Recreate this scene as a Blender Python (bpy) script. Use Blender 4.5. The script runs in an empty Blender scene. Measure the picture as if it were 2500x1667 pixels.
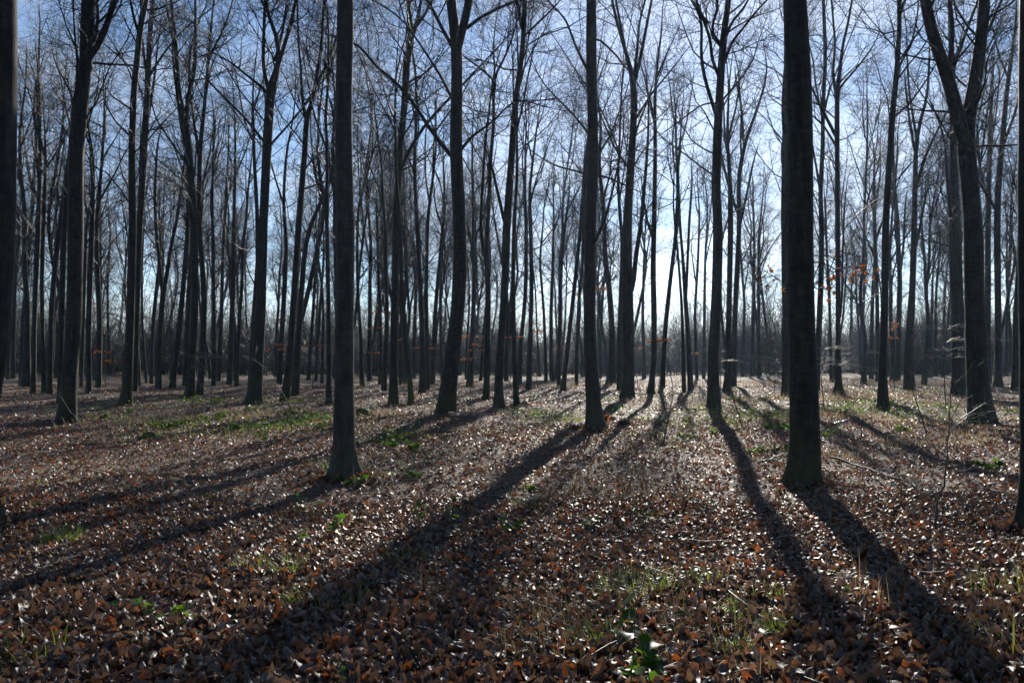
import bpy, math, numpy as np
from mathutils import Vector

# ------------------------------------------------------------------ camera, sky, sun, exposure
W0, H0, F = 2500.0, 1667.0, 1915.0          # photograph size and focal length in its pixels
CAM_H, HORIZON = 1.6, 880.0
PITCH = math.atan((HORIZON - H0 / 2) / F)
scene = bpy.context.scene
cam_data = bpy.data.cameras.new("camera")
cam_data.sensor_width = 23.5
cam_data.lens = 23.5 * F / W0
cam_data.clip_start = 0.05
cam_data.clip_end = 3000
cam = bpy.data.objects.new("camera", cam_data)
scene.collection.objects.link(cam)
cam.location = (0, 0, CAM_H)
cam.rotation_euler = (math.pi / 2 + PITCH, 0, 0)
scene.camera = cam


def ray(px, py):
    x, u = (px - W0 / 2) / F, -(py - H0 / 2) / F
    c, s = math.cos(PITCH), math.sin(PITCH)
    return np.array([x, c - u * s, s + u * c])


SUN_PX = (1690, -40)
sun_dir = ray(*SUN_PX)
sun_dir /= np.linalg.norm(sun_dir)
SUN_EL = math.asin(sun_dir[2])
SUN_AZ = math.atan2(sun_dir[0], sun_dir[1])

world = bpy.data.worlds.new("World")
scene.world = world
world.use_nodes = True
wt = world.node_tree
for n in list(wt.nodes):
    wt.nodes.remove(n)
w_out = wt.nodes.new("ShaderNodeOutputWorld")
w_bg = wt.nodes.new("ShaderNodeBackground")
w_bg.inputs["Strength"].default_value = 0.084
w_sky = wt.nodes.new("ShaderNodeTexSky")
w_sky.sky_type = 'NISHITA'
w_sky.sun_disc = False
w_sky.sun_elevation = SUN_EL
w_sky.sun_rotation = SUN_AZ
w_sky.air_density = 0.9
w_sky.dust_density = 0.15
w_sky.ozone_density = 3.4
# thin streaky high cloud over the whole sky
w_co = wt.nodes.new("ShaderNodeTexCoord")
w_map = wt.nodes.new("ShaderNodeMapping")
w_map.inputs["Scale"].default_value = (2.2, 2.2, 6.5)
w_map.inputs["Rotation"].default_value = (0.0, 0.25, 0.4)
w_no = wt.nodes.new("ShaderNodeTexNoise")
w_no.inputs["Scale"].default_value = 1.7
w_no.inputs["Detail"].default_value = 7
w_no.inputs["Roughness"].default_value = 0.6
w_no.inputs["Distortion"].default_value = 0.7
w_rmp = wt.nodes.new("ShaderNodeMapRange")
w_rmp.inputs["From Min"].default_value = 0.40
w_rmp.inputs["From Max"].default_value = 0.66
w_rmp.inputs["To Min"].default_value = 0.0
w_rmp.inputs["To Max"].default_value = 0.45
w_bw = wt.nodes.new("ShaderNodeRGBToBW")
w_cl = wt.nodes.new("ShaderNodeVectorMath")
w_cl.operation = 'SCALE'
w_cl.inputs[0].default_value = (1.6, 1.7, 1.85)
w_mix = wt.nodes.new("ShaderNodeMix")
w_mix.data_type = 'RGBA'
L = wt.links.new
L(w_co.outputs["Generated"], w_map.inputs["Vector"])
L(w_map.outputs["Vector"], w_no.inputs["Vector"])
L(w_no.outputs["Fac"], w_rmp.inputs["Value"])
L(w_sky.outputs["Color"], w_bw.inputs["Color"])
L(w_bw.outputs["Val"], w_cl.inputs["Scale"])
L(w_rmp.outputs["Result"], w_mix.inputs["Factor"])
L(w_sky.outputs["Color"], w_mix.inputs["A"])
L(w_cl.outputs["Vector"], w_mix.inputs["B"])
L(w_mix.outputs["Result"], w_bg.inputs["Color"])
L(w_bg.outputs["Background"], w_out.inputs["Surface"])

sun_data = bpy.data.lights.new("sun", 'SUN')
sun_data.energy = 5.0
sun_data.angle = math.radians(0.53)
sun_data.color = (1.0, 0.93, 0.83)
sun = bpy.data.objects.new("sun", sun_data)
scene.collection.objects.link(sun)
sun.rotation_euler = Vector(sun_dir).to_track_quat('Z', 'Y').to_euler()
sun.location = (20, 60, 40)

scene.view_settings.view_transform = 'Standard'
scene.view_settings.look = 'None'
scene.view_settings.gamma = 1.0
scene.view_settings.use_curve_mapping = False
scene.view_settings.exposure = 0.78
scene.render.engine = 'CYCLES'
scene.cycles.max_bounces = 4
scene.cycles.diffuse_bounces = 2
scene.cycles.glossy_bounces = 2
scene.cycles.transmission_bounces = 3
scene.cycles.transparent_max_bounces = 4
scene.cycles.volume_bounces = 0
scene.cycles.use_adaptive_sampling = True
scene.cycles.adaptive_threshold = 0.02
scene.cycles.caustics_reflective = False
scene.cycles.caustics_refractive = False

COL = scene.collection


# ------------------------------------------------------------------ helpers
def gz(x, y):
    """height of the forest floor"""
    x, y = np.asarray(x, float), np.asarray(y, float)
    r = np.clip((np.hypot(x, y) - 2.5) / 10, 0, 1)
    z = 0.085 * np.sin(x * 0.55 + 1.3 + 0.6 * np.sin(y * 0.21)) * np.cos(y * 0.43 + 0.4)
    z = z + 0.05 * np.sin(x * 1.15 - y * 0.8 + 2.0) + 0.028 * np.sin(x * 2.3 + y * 1.9 + np.sin(y * 1.1)) + 0.014 * np.sin(x * 5.1 - y * 4.3)
    far = np.clip((y - 60) / 60, 0, 1)
    return z * (0.35 + 0.65 * r) * (1 - 0.6 * far)


def at(px, py, D):
    """the point that pixel (px, py) shows at distance D ahead of the camera"""
    d = ray(px, py)
    return np.array([0, 0, CAM_H]) + d * (D / d[1])


def ground_at(px, py):
    d = ray(px, py)
    t = CAM_H / -d[2]
    for _ in range(12):
        p = d * t
        t = (CAM_H - float(gz(p[0], p[1]))) / -d[2]
    p = d * t
    return np.array([p[0], p[1], float(gz(p[0], p[1]))])


def make_mesh(name, v, quads=None, tris=None, mat=None, smooth=True, attrs=None):
    v = np.ascontiguousarray(v, dtype=np.float32)
    me = bpy.data.meshes.new(name)
    idx, tot = [], []
    if quads is not None and len(quads):
        q = np.asarray(quads, dtype=np.int32).reshape(-1, 4)
        idx.append(q.ravel()); tot.append(np.full(len(q), 4, np.int32))
    if tris is not None and len(tris):
        t = np.asarray(tris, dtype=np.int32).reshape(-1, 3)
        idx.append(t.ravel()); tot.append(np.full(len(t), 3, np.int32))
    idx, tot = np.concatenate(idx), np.concatenate(tot)
    start = np.concatenate([[0], np.cumsum(tot)[:-1]]).astype(np.int32)
    me.vertices.add(len(v)); me.vertices.foreach_set("co", v.ravel())
    me.loops.add(len(idx)); me.loops.foreach_set("vertex_index", idx)
    me.polygons.add(len(tot)); me.polygons.foreach_set("loop_start", start)
    me.polygons.foreach_set("use_smooth", np.full(len(tot), smooth, dtype=bool))
    for k, a in (attrs or {}).items():
        at_ = me.attributes.new(k, 'FLOAT', 'POINT')
        at_.data.foreach_set("value", np.ascontiguousarray(a, dtype=np.float32))
    me.update(calc_edges=True)
    if mat:
        me.materials.append(mat)
    return me


def link(name, me, parent=None, loc=None, **props):
    o = bpy.data.objects.new(name, me)
    COL.objects.link(o)
    if parent is not None:
        o.parent = parent
    if loc is not None:
        o.location = loc
    for k, val in props.items():
        o[k] = val
    return o


def thing(name, label, cat, loc, group=None):
    o = bpy.data.objects.new(name, None)
    o.empty_display_size = 0.2
    COL.objects.link(o)
    o.location = loc
    o["label"] = label
    o["category"] = cat
    if group:
        o["group"] = group
    return o


def unit(a):
    return a / np.maximum(np.linalg.norm(a, axis=-1, keepdims=True), 1e-9)


def tubes(P, R, S=3, cap=False):
    """N tubes of K rings with S sides; P (N,K,3), R (N,K)"""
    N, K, _ = P.shape
    T = unit(np.gradient(P, axis=1))
    m = unit(P[:, -1] - P[:, 0])
    ref = np.where(np.abs(m[:, 2:3]) > 0.8, np.array([[1.0, 0, 0]]), np.array([[0, 0, 1.0]]))
    ref = np.repeat(ref[:, None], K, 1)
    U = unit(np.cross(T, ref)); V = np.cross(T, U)
    a = np.arange(S) * 2 * np.pi / S
    ring = U[:, :, None] * np.cos(a)[None, None, :, None] + V[:, :, None] * np.sin(a)[None, None, :, None]
    verts = P[:, :, None] + ring * R[:, :, None, None]
    n, k, s = np.meshgrid(np.arange(N), np.arange(K - 1), np.arange(S), indexing='ij')
    s2 = (s + 1) % S
    b = (n * K + k) * S
    q = np.stack([b + s, b + S + s, b + S + s2, b + s2], -1).reshape(-1, 4)
    return verts.reshape(-1, 3), q


class Bag:
    """collects vertices and faces into one mesh"""
    def __init__(self):
        self.v, self.q, self.t, self.a, self.n = [], [], [], [], 0

    def add(self, v, q=None, t=None, a=None):
        self.v.append(v)
        if q is not None: self.q.append(np.asarray(q) + self.n)
        if t is not None: self.t.append(np.asarray(t) + self.n)
        self.a.append(np.zeros(len(v)) if a is None else np.asarray(a))
        self.n += len(v)

    def mesh(self, name, mat, smooth=True, attr=None, origin=None):
        v = np.concatenate(self.v)
        if origin is not None:
            v = v - np.asarray(origin)
        return make_mesh(name, v, np.concatenate(self.q) if self.q else None,
                         np.concatenate(self.t) if self.t else None, mat, smooth,
                         {attr: np.concatenate(self.a)} if attr else None)


def resample(P, R, K):
    P, R = np.asarray(P, float), np.asarray(R, float)
    s = np.concatenate([[0], np.cumsum(np.linalg.norm(np.diff(P, axis=0), axis=1))])
    t = np.linspace(0, s[-1], K)
    # smooth interpolation (Catmull-like through np.interp, then a light blur)
    Q = np.stack([np.interp(t, s, P[:, i]) for i in range(3)], 1)
    q = np.interp(t, s, R)
    for _ in range(2):
        Q[1:-1] = 0.25 * Q[:-2] + 0.5 * Q[1:-1] + 0.25 * Q[2:]
        q[1:-1] = 0.25 * q[:-2] + 0.5 * q[1:-1] + 0.25 * q[2:]
    return Q, q


def grow(P, R, n, t0, t1, ang, ang_sd, length, rng, K, rf=0.5, rmax=1.0, tip=0.004, trop=0.15, wob=0.15, lfall=0.5):
    """n children on each parent path; returns (N*n, K, 3), (N*n, K)"""
    N, KP, _ = P.shape
    t = t0 + (t1 - t0) * (np.arange(n)[None] + rng.random((N, n))) / n
    f = t * (KP - 1)
    i = np.clip(f.astype(int), 0, KP - 2)
    w = (f - i)[..., None]
    rows = np.arange(N)[:, None]
    p = P[rows, i] * (1 - w) + P[rows, i + 1] * w
    tan = unit(P[rows, i + 1] - P[rows, i])
    r = R[rows, i] * (1 - w[..., 0]) + R[rows, i + 1] * w[..., 0]
    p, tan, r, t = p.reshape(-1, 3), tan.reshape(-1, 3), r.ravel(), t.ravel()
    M = len(p)
    rv = unit(rng.normal(size=(M, 3)))
    side = unit(np.cross(tan, rv))
    a = ang + ang_sd * rng.normal(size=M)
    d = unit(tan * np.cos(a)[:, None] + side * np.sin(a)[:, None])
    ln = length * (1 - lfall * (t - t0) / max(t1 - t0, 1e-6)) * rng.uniform(0.6, 1.25, M)
    out = np.empty((M, K, 3)); out[:, 0] = p
    up = np.array([0, 0, 1.0])
    for k in range(1, K):
        d = unit(d + up * trop + wob * rng.normal(size=(M, 3)))
        out[:, k] = out[:, k - 1] + d * (ln / (K - 1))[:, None]
    r0 = np.minimum(np.maximum(r * rf, tip * 1.3), rmax) * rng.uniform(0.75, 1.1, M)
    s = np.linspace(0, 1, K)
    rad = r0[:, None] * (1 - s) ** 0.8 + tip * (0.35 + 0.65 * (1 - s))
    return out, np.minimum(rad, np.maximum(r[:, None] * 0.9, tip))


# ------------------------------------------------------------------ materials
def new_mat(name):
    m = bpy.data.materials.new(name)
    m.use_nodes = True
    nt = m.node_tree
    for n in list(nt.nodes):
        nt.nodes.remove(n)
    out = nt.nodes.new("ShaderNodeOutputMaterial")
    return m, nt, out


def node(nt, kind, **inp):
    n = nt.nodes.new(kind)
    for k, val in inp.items():
        n.inputs[k.replace("_", " ")].default_value = val
    return n


def ramp(nt, stops, fac):
    r = nt.nodes.new("ShaderNodeValToRGB")
    while len(r.color_ramp.elements) < len(stops):
        r.color_ramp.elements.new(0.5)
    for e, (p, c) in zip(r.color_ramp.elements, stops):
        e.position = p
        e.color = (*c, 1)
    nt.links.new(fac, r.inputs["Fac"])
    return r.outputs["Color"]


def bark_mat(name, dark, light, moss=0.25, rough=0.75, bump=0.4):
    m, nt, out = new_mat(name)
    lk = nt.links.new
    geo = nt.nodes.new("ShaderNodeNewGeometry")
    mp = nt.nodes.new("ShaderNodeMapping"); mp.inputs["Scale"].default_value = (6, 6, 9)
    lk(geo.outputs["Position"], mp.inputs["Vector"])
    rings = node(nt, "ShaderNodeTexNoise", Scale=1.6, Detail=6.0, Roughness=0.65)
    lk(mp.outputs["Vector"], rings.inputs["Vector"])
    mp2 = nt.nodes.new("ShaderNodeMapping"); mp2.inputs["Scale"].default_value = (9, 9, 1.6)
    lk(geo.outputs["Position"], mp2.inputs["Vector"])
    streak = node(nt, "ShaderNodeTexNoise", Scale=1.3, Detail=5.0, Roughness=0.6)
    lk(mp2.outputs["Vector"], streak.inputs["Vector"])
    mx = nt.nodes.new("ShaderNodeMath"); mx.operation = 'MULTIPLY_ADD'
    mx.inputs[1].default_value = 0.5
    lk(rings.outputs["Fac"], mx.inputs[0])
    hm = nt.nodes.new("ShaderNodeMath"); hm.operation = 'MULTIPLY'; hm.inputs[1].default_value = 0.5
    lk(streak.outputs["Fac"], hm.inputs[0]); lk(hm.outputs[0], mx.inputs[2])
    col = ramp(nt, [(0.40, dark), (0.52, tuple(0.55 * a + 0.45 * b for a, b in zip(dark, light))), (0.62, light)], mx.outputs[0])
    # algae and moss: patches of their own, thicker near the root
    patch = node(nt, "ShaderNodeTexNoise", Scale=2.3, Detail=4.0)
    lk(geo.outputs["Position"], patch.inputs["Vector"])
    sep = nt.nodes.new("ShaderNodeSeparateXYZ"); lk(geo.outputs["Position"], sep.inputs["Vector"])
    hr = nt.nodes.new("ShaderNodeMapRange")
    hr.inputs["From Min"].default_value = 0.0; hr.inputs["From Max"].default_value = 1.6
    hr.inputs["To Min"].default_value = 0.62; hr.inputs["To Max"].default_value = 0.30
    lk(sep.outputs["Z"], hr.inputs["Value"])
    ad = nt.nodes.new("ShaderNodeMath"); ad.operation = 'ADD'
    lk(patch.outputs["Fac"], ad.inputs[0]); lk(hr.outputs["Result"], ad.inputs[1])
    th = nt.nodes.new("ShaderNodeMapRange")
    th.inputs["From Min"].default_value = 0.88; th.inputs["From Max"].default_value = 1.2
    th.inputs["To Max"].default_value = moss
    lk(ad.outputs[0], th.inputs["Value"])
    cm = nt.nodes.new("ShaderNodeMix"); cm.data_type = 'RGBA'
    cm.inputs["B"].default_value = (0.075, 0.09, 0.022, 1)
    lk(th.outputs["Result"], cm.inputs["Factor"]); lk(col, cm.inputs["A"])
    bs = nt.nodes.new("ShaderNodeBsdfPrincipled")
    bs.inputs["Roughness"].default_value = rough
    bs.inputs["Specular IOR Level"].default_value = 0.3
    lk(cm.outputs["Result"], bs.inputs["Base Color"])
    bm = nt.nodes.new("ShaderNodeBump"); bm.inputs["Strength"].default_value = bump; bm.inputs["Distance"].default_value = 0.02
    lk(mx.outputs[0], bm.inputs["Height"]); lk(bm.outputs["Normal"], bs.inputs["Normal"])
    lk(bs.outputs["BSDF"], out.inputs["Surface"])
    return m


def twig_mat(name, c, rough=0.6, spec=0.35):
    m, nt, out = new_mat(name)
    geo = nt.nodes.new("ShaderNodeNewGeometry")
    no = node(nt, "ShaderNodeTexNoise", Scale=6.0, Detail=3.0)
    nt.links.new(geo.outputs["Position"], no.inputs["Vector"])
    col = ramp(nt, [(0.3, tuple(x * 0.65 for x in c)), (0.7, tuple(x * 1.25 for x in c))], no.outputs["Fac"])
    bs = nt.nodes.new("ShaderNodeBsdfPrincipled")
    bs.inputs["Roughness"].default_value = rough
    bs.inputs["Specular IOR Level"].default_value = spec
    nt.links.new(col, bs.inputs["Base Color"])
    nt.links.new(bs.outputs["BSDF"], out.inputs["Surface"])
    return m


def leaf_mat(name, stops, trans_tint, trans, rough, spec, attr=None, bump=0.0):
    """stops: colour by the leaf's own random number; trans: share of light let through"""
    m, nt, out = new_mat(name)
    lk = nt.links.new
    if attr:
        rn = nt.nodes.new("ShaderNodeAttribute"); rn.attribute_name = attr
        fac = rn.outputs["Fac"]
    else:
        rn = nt.nodes.new("ShaderNodeObjectInfo")
        fac = rn.outputs["Random"]
    col = ramp(nt, stops, fac)
    geo = nt.nodes.new("ShaderNodeNewGeometry")
    no = node(nt, "ShaderNodeTexNoise", Scale=60.0, Detail=3.0)
    lk(geo.outputs["Position"], no.inputs["Vector"])
    mr = nt.nodes.new("ShaderNodeMapRange")
    mr.inputs["To Min"].default_value = 0.6; mr.inputs["To Max"].default_value = 1.4
    lk(no.outputs["Fac"], mr.inputs["Value"])
    mu = nt.nodes.new("ShaderNodeVectorMath"); mu.operation = 'SCALE'
    lk(col, mu.inputs[0]); lk(mr.outputs["Result"], mu.inputs["Scale"])
    bs = nt.nodes.new("ShaderNodeBsdfPrincipled")
    bs.inputs["Roughness"].default_value = rough
    bs.inputs["Specular IOR Level"].default_value = spec
    lk(mu.outputs["Vector"], bs.inputs["Base Color"])
    if bump:
        bm = nt.nodes.new("ShaderNodeBump"); bm.inputs["Strength"].default_value = bump; bm.inputs["Distance"].default_value = 0.004
        lk(no.outputs["Fac"], bm.inputs["Height"]); lk(bm.outputs["Normal"], bs.inputs["Normal"])
    tr = nt.nodes.new("ShaderNodeBsdfTranslucent")
    tm = nt.nodes.new("ShaderNodeVectorMath"); tm.operation = 'MULTIPLY'
    tm.inputs[1].default_value = trans_tint
    lk(mu.outputs["Vector"], tm.inputs[0]); lk(tm.outputs["Vector"], tr.inputs["Color"])
    mix = nt.nodes.new("ShaderNodeMixShader"); mix.inputs["Fac"].default_value = trans
    lk(bs.outputs["BSDF"], mix.inputs[1]); lk(tr.outputs["BSDF"], mix.inputs[2])
    lk(mix.outputs["Shader"], out.inputs["Surface"])
    return m


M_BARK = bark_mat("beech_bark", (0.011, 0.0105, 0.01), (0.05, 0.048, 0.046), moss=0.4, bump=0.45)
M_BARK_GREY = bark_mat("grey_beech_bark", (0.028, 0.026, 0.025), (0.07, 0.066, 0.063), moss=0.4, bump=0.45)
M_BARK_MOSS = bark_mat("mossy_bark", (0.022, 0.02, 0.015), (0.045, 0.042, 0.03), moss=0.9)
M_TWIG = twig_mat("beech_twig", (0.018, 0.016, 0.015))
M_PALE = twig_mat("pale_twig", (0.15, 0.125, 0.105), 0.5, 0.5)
M_DARKSTEM = twig_mat("dark_stem", (0.06, 0.05, 0.042))
LITTER = [(0.0, (0.02, 0.014, 0.011)), (0.2, (0.06, 0.041, 0.031)), (0.45, (0.105, 0.075, 0.058)), (0.7, (0.17, 0.132, 0.108)),
          (0.85, (0.18, 0.08, 0.032)), (1.0, (0.22, 0.072, 0.02))]
M_LITTER = leaf_mat("leaf_litter", LITTER, (2.2, 1.6, 1.05), 0.3, 0.47, 1.0, attr="rnd", bump=0.5)
M_LEAF = leaf_mat("fallen_leaf", LITTER, (2.2, 1.6, 1.05), 0.3, 0.47, 1.0, bump=0.5)
M_DEADLEAF = leaf_mat("dead_beech_leaf", [(0, (0.24, 0.1, 0.04)), (1, (0.4, 0.19, 0.08))], (1.4, 1.0, 0.7), 0.5, 0.5, 0.3, attr="rnd")
M_DEADLEAF1 = leaf_mat("dead_branch_leaf", [(0, (0.24, 0.1, 0.04)), (1, (0.4, 0.19, 0.08))], (1.4, 1.0, 0.7), 0.5, 0.5, 0.3)
M_GREEN = leaf_mat("bramble_leaf", [(0, (0.028, 0.06, 0.012)), (0.6, (0.055, 0.11, 0.02)), (1, (0.1, 0.15, 0.025))],
                   (2.2, 2.4, 1.0), 0.5, 0.55, 0.22, attr="rnd")
M_GREEN1 = leaf_mat("seedling_leaf", [(0, (0.028, 0.06, 0.012)), (0.6, (0.055, 0.11, 0.02)), (1, (0.1, 0.15, 0.025))],
                    (2.2, 2.4, 1.0), 0.45, 0.38, 0.5)
M_GRASS = leaf_mat("green_grass", [(0, (0.07, 0.12, 0.025)), (1, (0.18, 0.23, 0.06))], (2.0, 2.0, 0.9), 0.5, 0.45, 0.4, attr="rnd")
M_STRAW = leaf_mat("dry_grass", [(0, (0.19, 0.14, 0.085)), (1, (0.34, 0.27, 0.18))], (1.3, 1.2, 1.0), 0.45, 0.5, 0.4, attr="rnd")


def floor_mat():
    m, nt, out = new_mat("forest_floor")
    lk = nt.links.new
    geo = nt.nodes.new("ShaderNodeNewGeometry")
    vo = node(nt, "ShaderNodeTexVoronoi", Scale=13.0)
    lk(geo.outputs["Position"], vo.inputs["Vector"])
    sepc = nt.nodes.new("ShaderNodeSeparateColor"); lk(vo.outputs["Color"], sepc.inputs["Color"])
    col = ramp(nt, [(0, (0.03, 0.02, 0.014)), (0.4, (0.08, 0.05, 0.033)), (0.75, (0.14, 0.095, 0.065)), (1, (0.16, 0.06, 0.022))],
               sepc.outputs["Red"])
    n2 = node(nt, "ShaderNodeTexNoise", Scale=0.5, Detail=6.0, Roughness=0.65)
    lk(geo.outputs["Position"], n2.inputs["Vector"])
    # soil to dry meadow grass beyond the wood
    sep = nt.nodes.new("ShaderNodeSeparateXYZ"); lk(geo.outputs["Position"], sep.inputs["Vector"])
    md = nt.nodes.new("ShaderNodeMapRange")
    md.inputs["From Min"].default_value = 74; md.inputs["From Max"].default_value = 86
    lk(sep.outputs["Y"], md.inputs["Value"])
    gcol = ramp(nt, [(0.3, (0.13, 0.1, 0.045)), (0.7, (0.25, 0.2, 0.09))], n2.outputs["Fac"])
    mx = nt.nodes.new("ShaderNodeMix"); mx.data_type = 'RGBA'
    lk(md.outputs["Result"], mx.inputs["Factor"]); lk(col, mx.inputs["A"]); lk(gcol, mx.inputs["B"])
    bs = nt.nodes.new("ShaderNodeBsdfPrincipled"); bs.inputs["Roughness"].default_value = 0.85
    lk(mx.outputs["Result"], bs.inputs["Base Color"])
    bm = nt.nodes.new("ShaderNodeBump"); bm.inputs["Strength"].default_value = 0.8; bm.inputs["Distance"].default_value = 0.04
    lk(vo.outputs["Distance"], bm.inputs["Height"]); lk(bm.outputs["Normal"], bs.inputs["Normal"])
    lk(bs.outputs["BSDF"], out.inputs["Surface"])
    return m


# ------------------------------------------------------------------ forest floor
g = np.linspace(-1, 1, 181)
gx = 520 * np.sinh(g * 4.6) / np.sinh(4.6)
gy = 15 + 560 * np.sinh(g * 4.6) / np.sinh(4.6)
X, Y = np.meshgrid(gx, gy, indexing='ij')
gv = np.stack([X, Y, gz(X, Y)], -1).reshape(-1, 3)
n = len(g)
i, j = np.meshgrid(np.arange(n - 1), np.arange(n - 1), indexing='ij')
gq = np.stack([i * n + j, (i + 1) * n + j, (i + 1) * n + j + 1, i * n + j + 1], -1).reshape(-1, 4)
FLOOR = link("forest_floor", make_mesh("forest_floor", gv, gq, None, floor_mat()), kind="structure")

# ------------------------------------------------------------------ the trees of the wood, traced as (x, y, width) up the trunk
# each: label, trunk points from the root up, limbs, options
TR = []


def tree(label, trunk, limbs=(), **kw):
    TR.append((label, trunk, limbs, kw))


tree("dark trunk cut off by the left edge of the photo, nearest on the left", [(-42, 1284, 118), (-56, 1240, 90), (-62, 1200, 84), (-56, 1000, 82), (-32, 870, 84), (-14, 560, 88), (-8, 0, 84)])
tree("dark trunk cut off by the right edge of the photo, nearest on the right", [(2532, 1297, 94), (2536, 1200, 80), (2533, 1000, 78), (2530, 700, 76), (2528, 400, 74), (2529, 0, 70)])
tree("smooth grey column of a trunk with flared root left of the middle",
     [(842, 1168, 104), (841, 1148, 76), (840, 1120, 61), (840, 1060, 53), (840, 980, 50), (842, 770, 45), (843, 560, 46), (839, 400, 44), (839, 250, 41), (844, 0, 41)])
tree("widest near trunk right of the middle, dark and straight with a long shadow",
     [(1962, 1185, 108), (1963, 1160, 84), (1966, 1120, 72), (1962, 911, 63), (1957, 730, 58), (1955, 550, 58), (1955, 361, 58), (1950, 181, 57), (1939, 0, 54)])
tree("straight grey trunk just right of the photo's centre, crossed by a thin sideways branch",
     [(1452, 1054, 48), (1450, 1020, 40), (1449, 984, 37), (1443, 875, 31), (1439, 767, 28), (1441, 660, 29), (1439, 550, 31), (1445, 470, 29), (1449, 361, 26), (1444, 181, 27), (1444, 0, 26)],
     [[(1440, 426, 5), (1400, 416, 5), (1353, 405, 4), (1313, 380, 3)], [(1450, 424, 6), (1494, 437, 5), (1548, 463, 3), (1590, 480, 2)],
      [(1452, 590, 9), (1472, 550, 7), (1490, 490, 6), (1510, 400, 4)], [(1432, 168, 8), (1403, 108, 6), (1382, 47, 5), (1342, 7, 4)],
      [(1432, 320, 6), (1400, 280, 5), (1360, 240, 4), (1330, 210, 3)], [(1456, 90, 6), (1500, 130, 5), (1540, 180, 4)]], cs=99)
tree("leaning centre trunk with a forked top and one long arching branch",
     [(1086, 1018, 56), (1090, 985, 44), (1095, 948, 40), (1104, 875, 38), (1117, 767, 32), (1123, 660, 33), (1122, 550, 31), (1113, 361, 31), (1115, 253, 28), (1116, 145, 27), (1115, 108, 30), (1108, 60, 25), (1100, 0, 25)],
     [[(1118, 112, 24), (1133, 60, 20), (1146, 0, 20), (1152, -60, 18)],
      [(1098, 376, 12), (1056, 325, 10), (1024, 275, 9), (998, 235, 9), (977, 210, 8), (944, 184, 8), (904, 152, 7), (890, 119, 6), (865, 101, 5), (830, 95, 3)],
      [(1126, 364, 9), (1150, 333, 7), (1186, 311, 6), (1215, 286, 5), (1244, 253, 4), (1266, 239, 4), (1330, 262, 2)],
      [(1104, 244, 8), (1078, 188, 7), (1056, 155, 6), (1013, 90, 5), (988, 54, 4), (959, 29, 4), (908, 0, 3)],
      [(1136, 72, 9), (1172, 43, 8), (1223, 18, 7), (1266, 0, 6)], [(1104, 115, 10), (1074, 61, 9), (1056, 22, 8), (1042, 0, 8)]], cs=99)
tree("forked tree with many wavy limbs directly under the sun glow at the top",
     [(1744, 1003, 44), (1743, 984, 32), (1741, 875, 28), (1748, 767, 27), (1751, 660, 25), (1753, 550, 24), (1748, 470, 22), (1751, 361, 22), (1754, 289, 21), (1758, 217, 19), (1762, 145, 18), (1766, 90, 17), (1773, 43, 14), (1779, 0, 13)],
     [[(1752, 290, 10), (1733, 235, 9), (1719, 188, 9), (1710, 137, 8), (1715, 54, 7), (1710, 29, 7), (1686, 0, 6), (1670, -30, 5)],
      [(1757, 190, 9), (1737, 145, 8), (1735, 98, 8), (1719, 54, 7), (1704, 14, 6), (1690, -30, 5)], [(1764, 112, 8), (1745, 92, 7), (1737, 70, 7), (1752, 20, 6), (1750, -30, 5)],
      [(1764, 165, 8), (1787, 101, 7), (1813, 72, 6), (1845, 29, 5), (1874, 0, 5)], [(1768, 100, 8), (1787, 54, 7), (1813, 25, 6), (1827, 0, 5)],
      [(1752, 250, 5), (1715, 255, 4), (1680, 280, 4), (1640, 310, 3)]], cs=7)
tree("massive right-hand tree that splits into two thick arms in a wide V",
     [(2396, 1036, 78), (2392, 1000, 60), (2389, 960, 54), (2386, 911, 50), (2379, 695, 45), (2376, 550, 43), (2366, 434, 40), (2356, 350, 42), (2362, 300, 34), (2370, 253, 31), (2385, 181, 30), (2394, 108, 28), (2402, 36, 26), (2404, 0, 25)],
     [[(2350, 330, 34), (2331, 253, 29), (2312, 181, 28), (2284, 108, 26), (2268, 54, 25), (2258, 0, 22), (2252, -40, 20)],
      [(2314, 185, 14), (2320, 150, 12), (2326, 72, 11), (2318, 0, 10)], [(2392, 120, 8), (2420, 60, 7), (2445, 0, 6)]], cs=6)
tree("thick dark kinked trunk near the left edge with a sunlit right rim",
     [(165, 1024, 54), (167, 990, 42), (171, 911, 36), (181, 767, 36), (185, 550, 35), (186, 361, 34), (191, 307, 36), (200, 240, 30), (208, 181, 28), (213, 90, 31), (213, 0, 30)],
     [[(225, 135, 14), (243, 108, 15), (262, 60, 15), (280, 0, 14), (286, -40, 12)], [(176, 310, 10), (177, 270, 9), (186, 225, 7), (190, 160, 5), (180, 60, 4)],
      [(232, 100, 8), (240, 40, 8), (236, 0, 7)]], cs=7.5)
tree("left trunk of the close pair of tall dark stems in the left third",
     [(306, 992, 34), (309, 960, 25), (313, 911, 21), (318, 767, 20), (324, 550, 19), (322, 361, 17), (327, 217, 15), (335, 145, 14), (342, 72, 14), (349, 36, 15), (356, 0, 15)],
     [[(336, 75, 8), (326, 40, 7), (318, 0, 6)]], cs=7)
tree("right trunk of the close pair of tall dark stems in the left third",
     [(327, 957, 20), (330, 911, 14), (333, 767, 15), (341, 550, 16), (352, 361, 17), (362, 181, 13), (366, 72, 12), (375, 0, 11)],
     [[(362, 190, 6), (400, 130, 5), (450, 70, 4), (520, 20, 3)]], cs=7)
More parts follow.
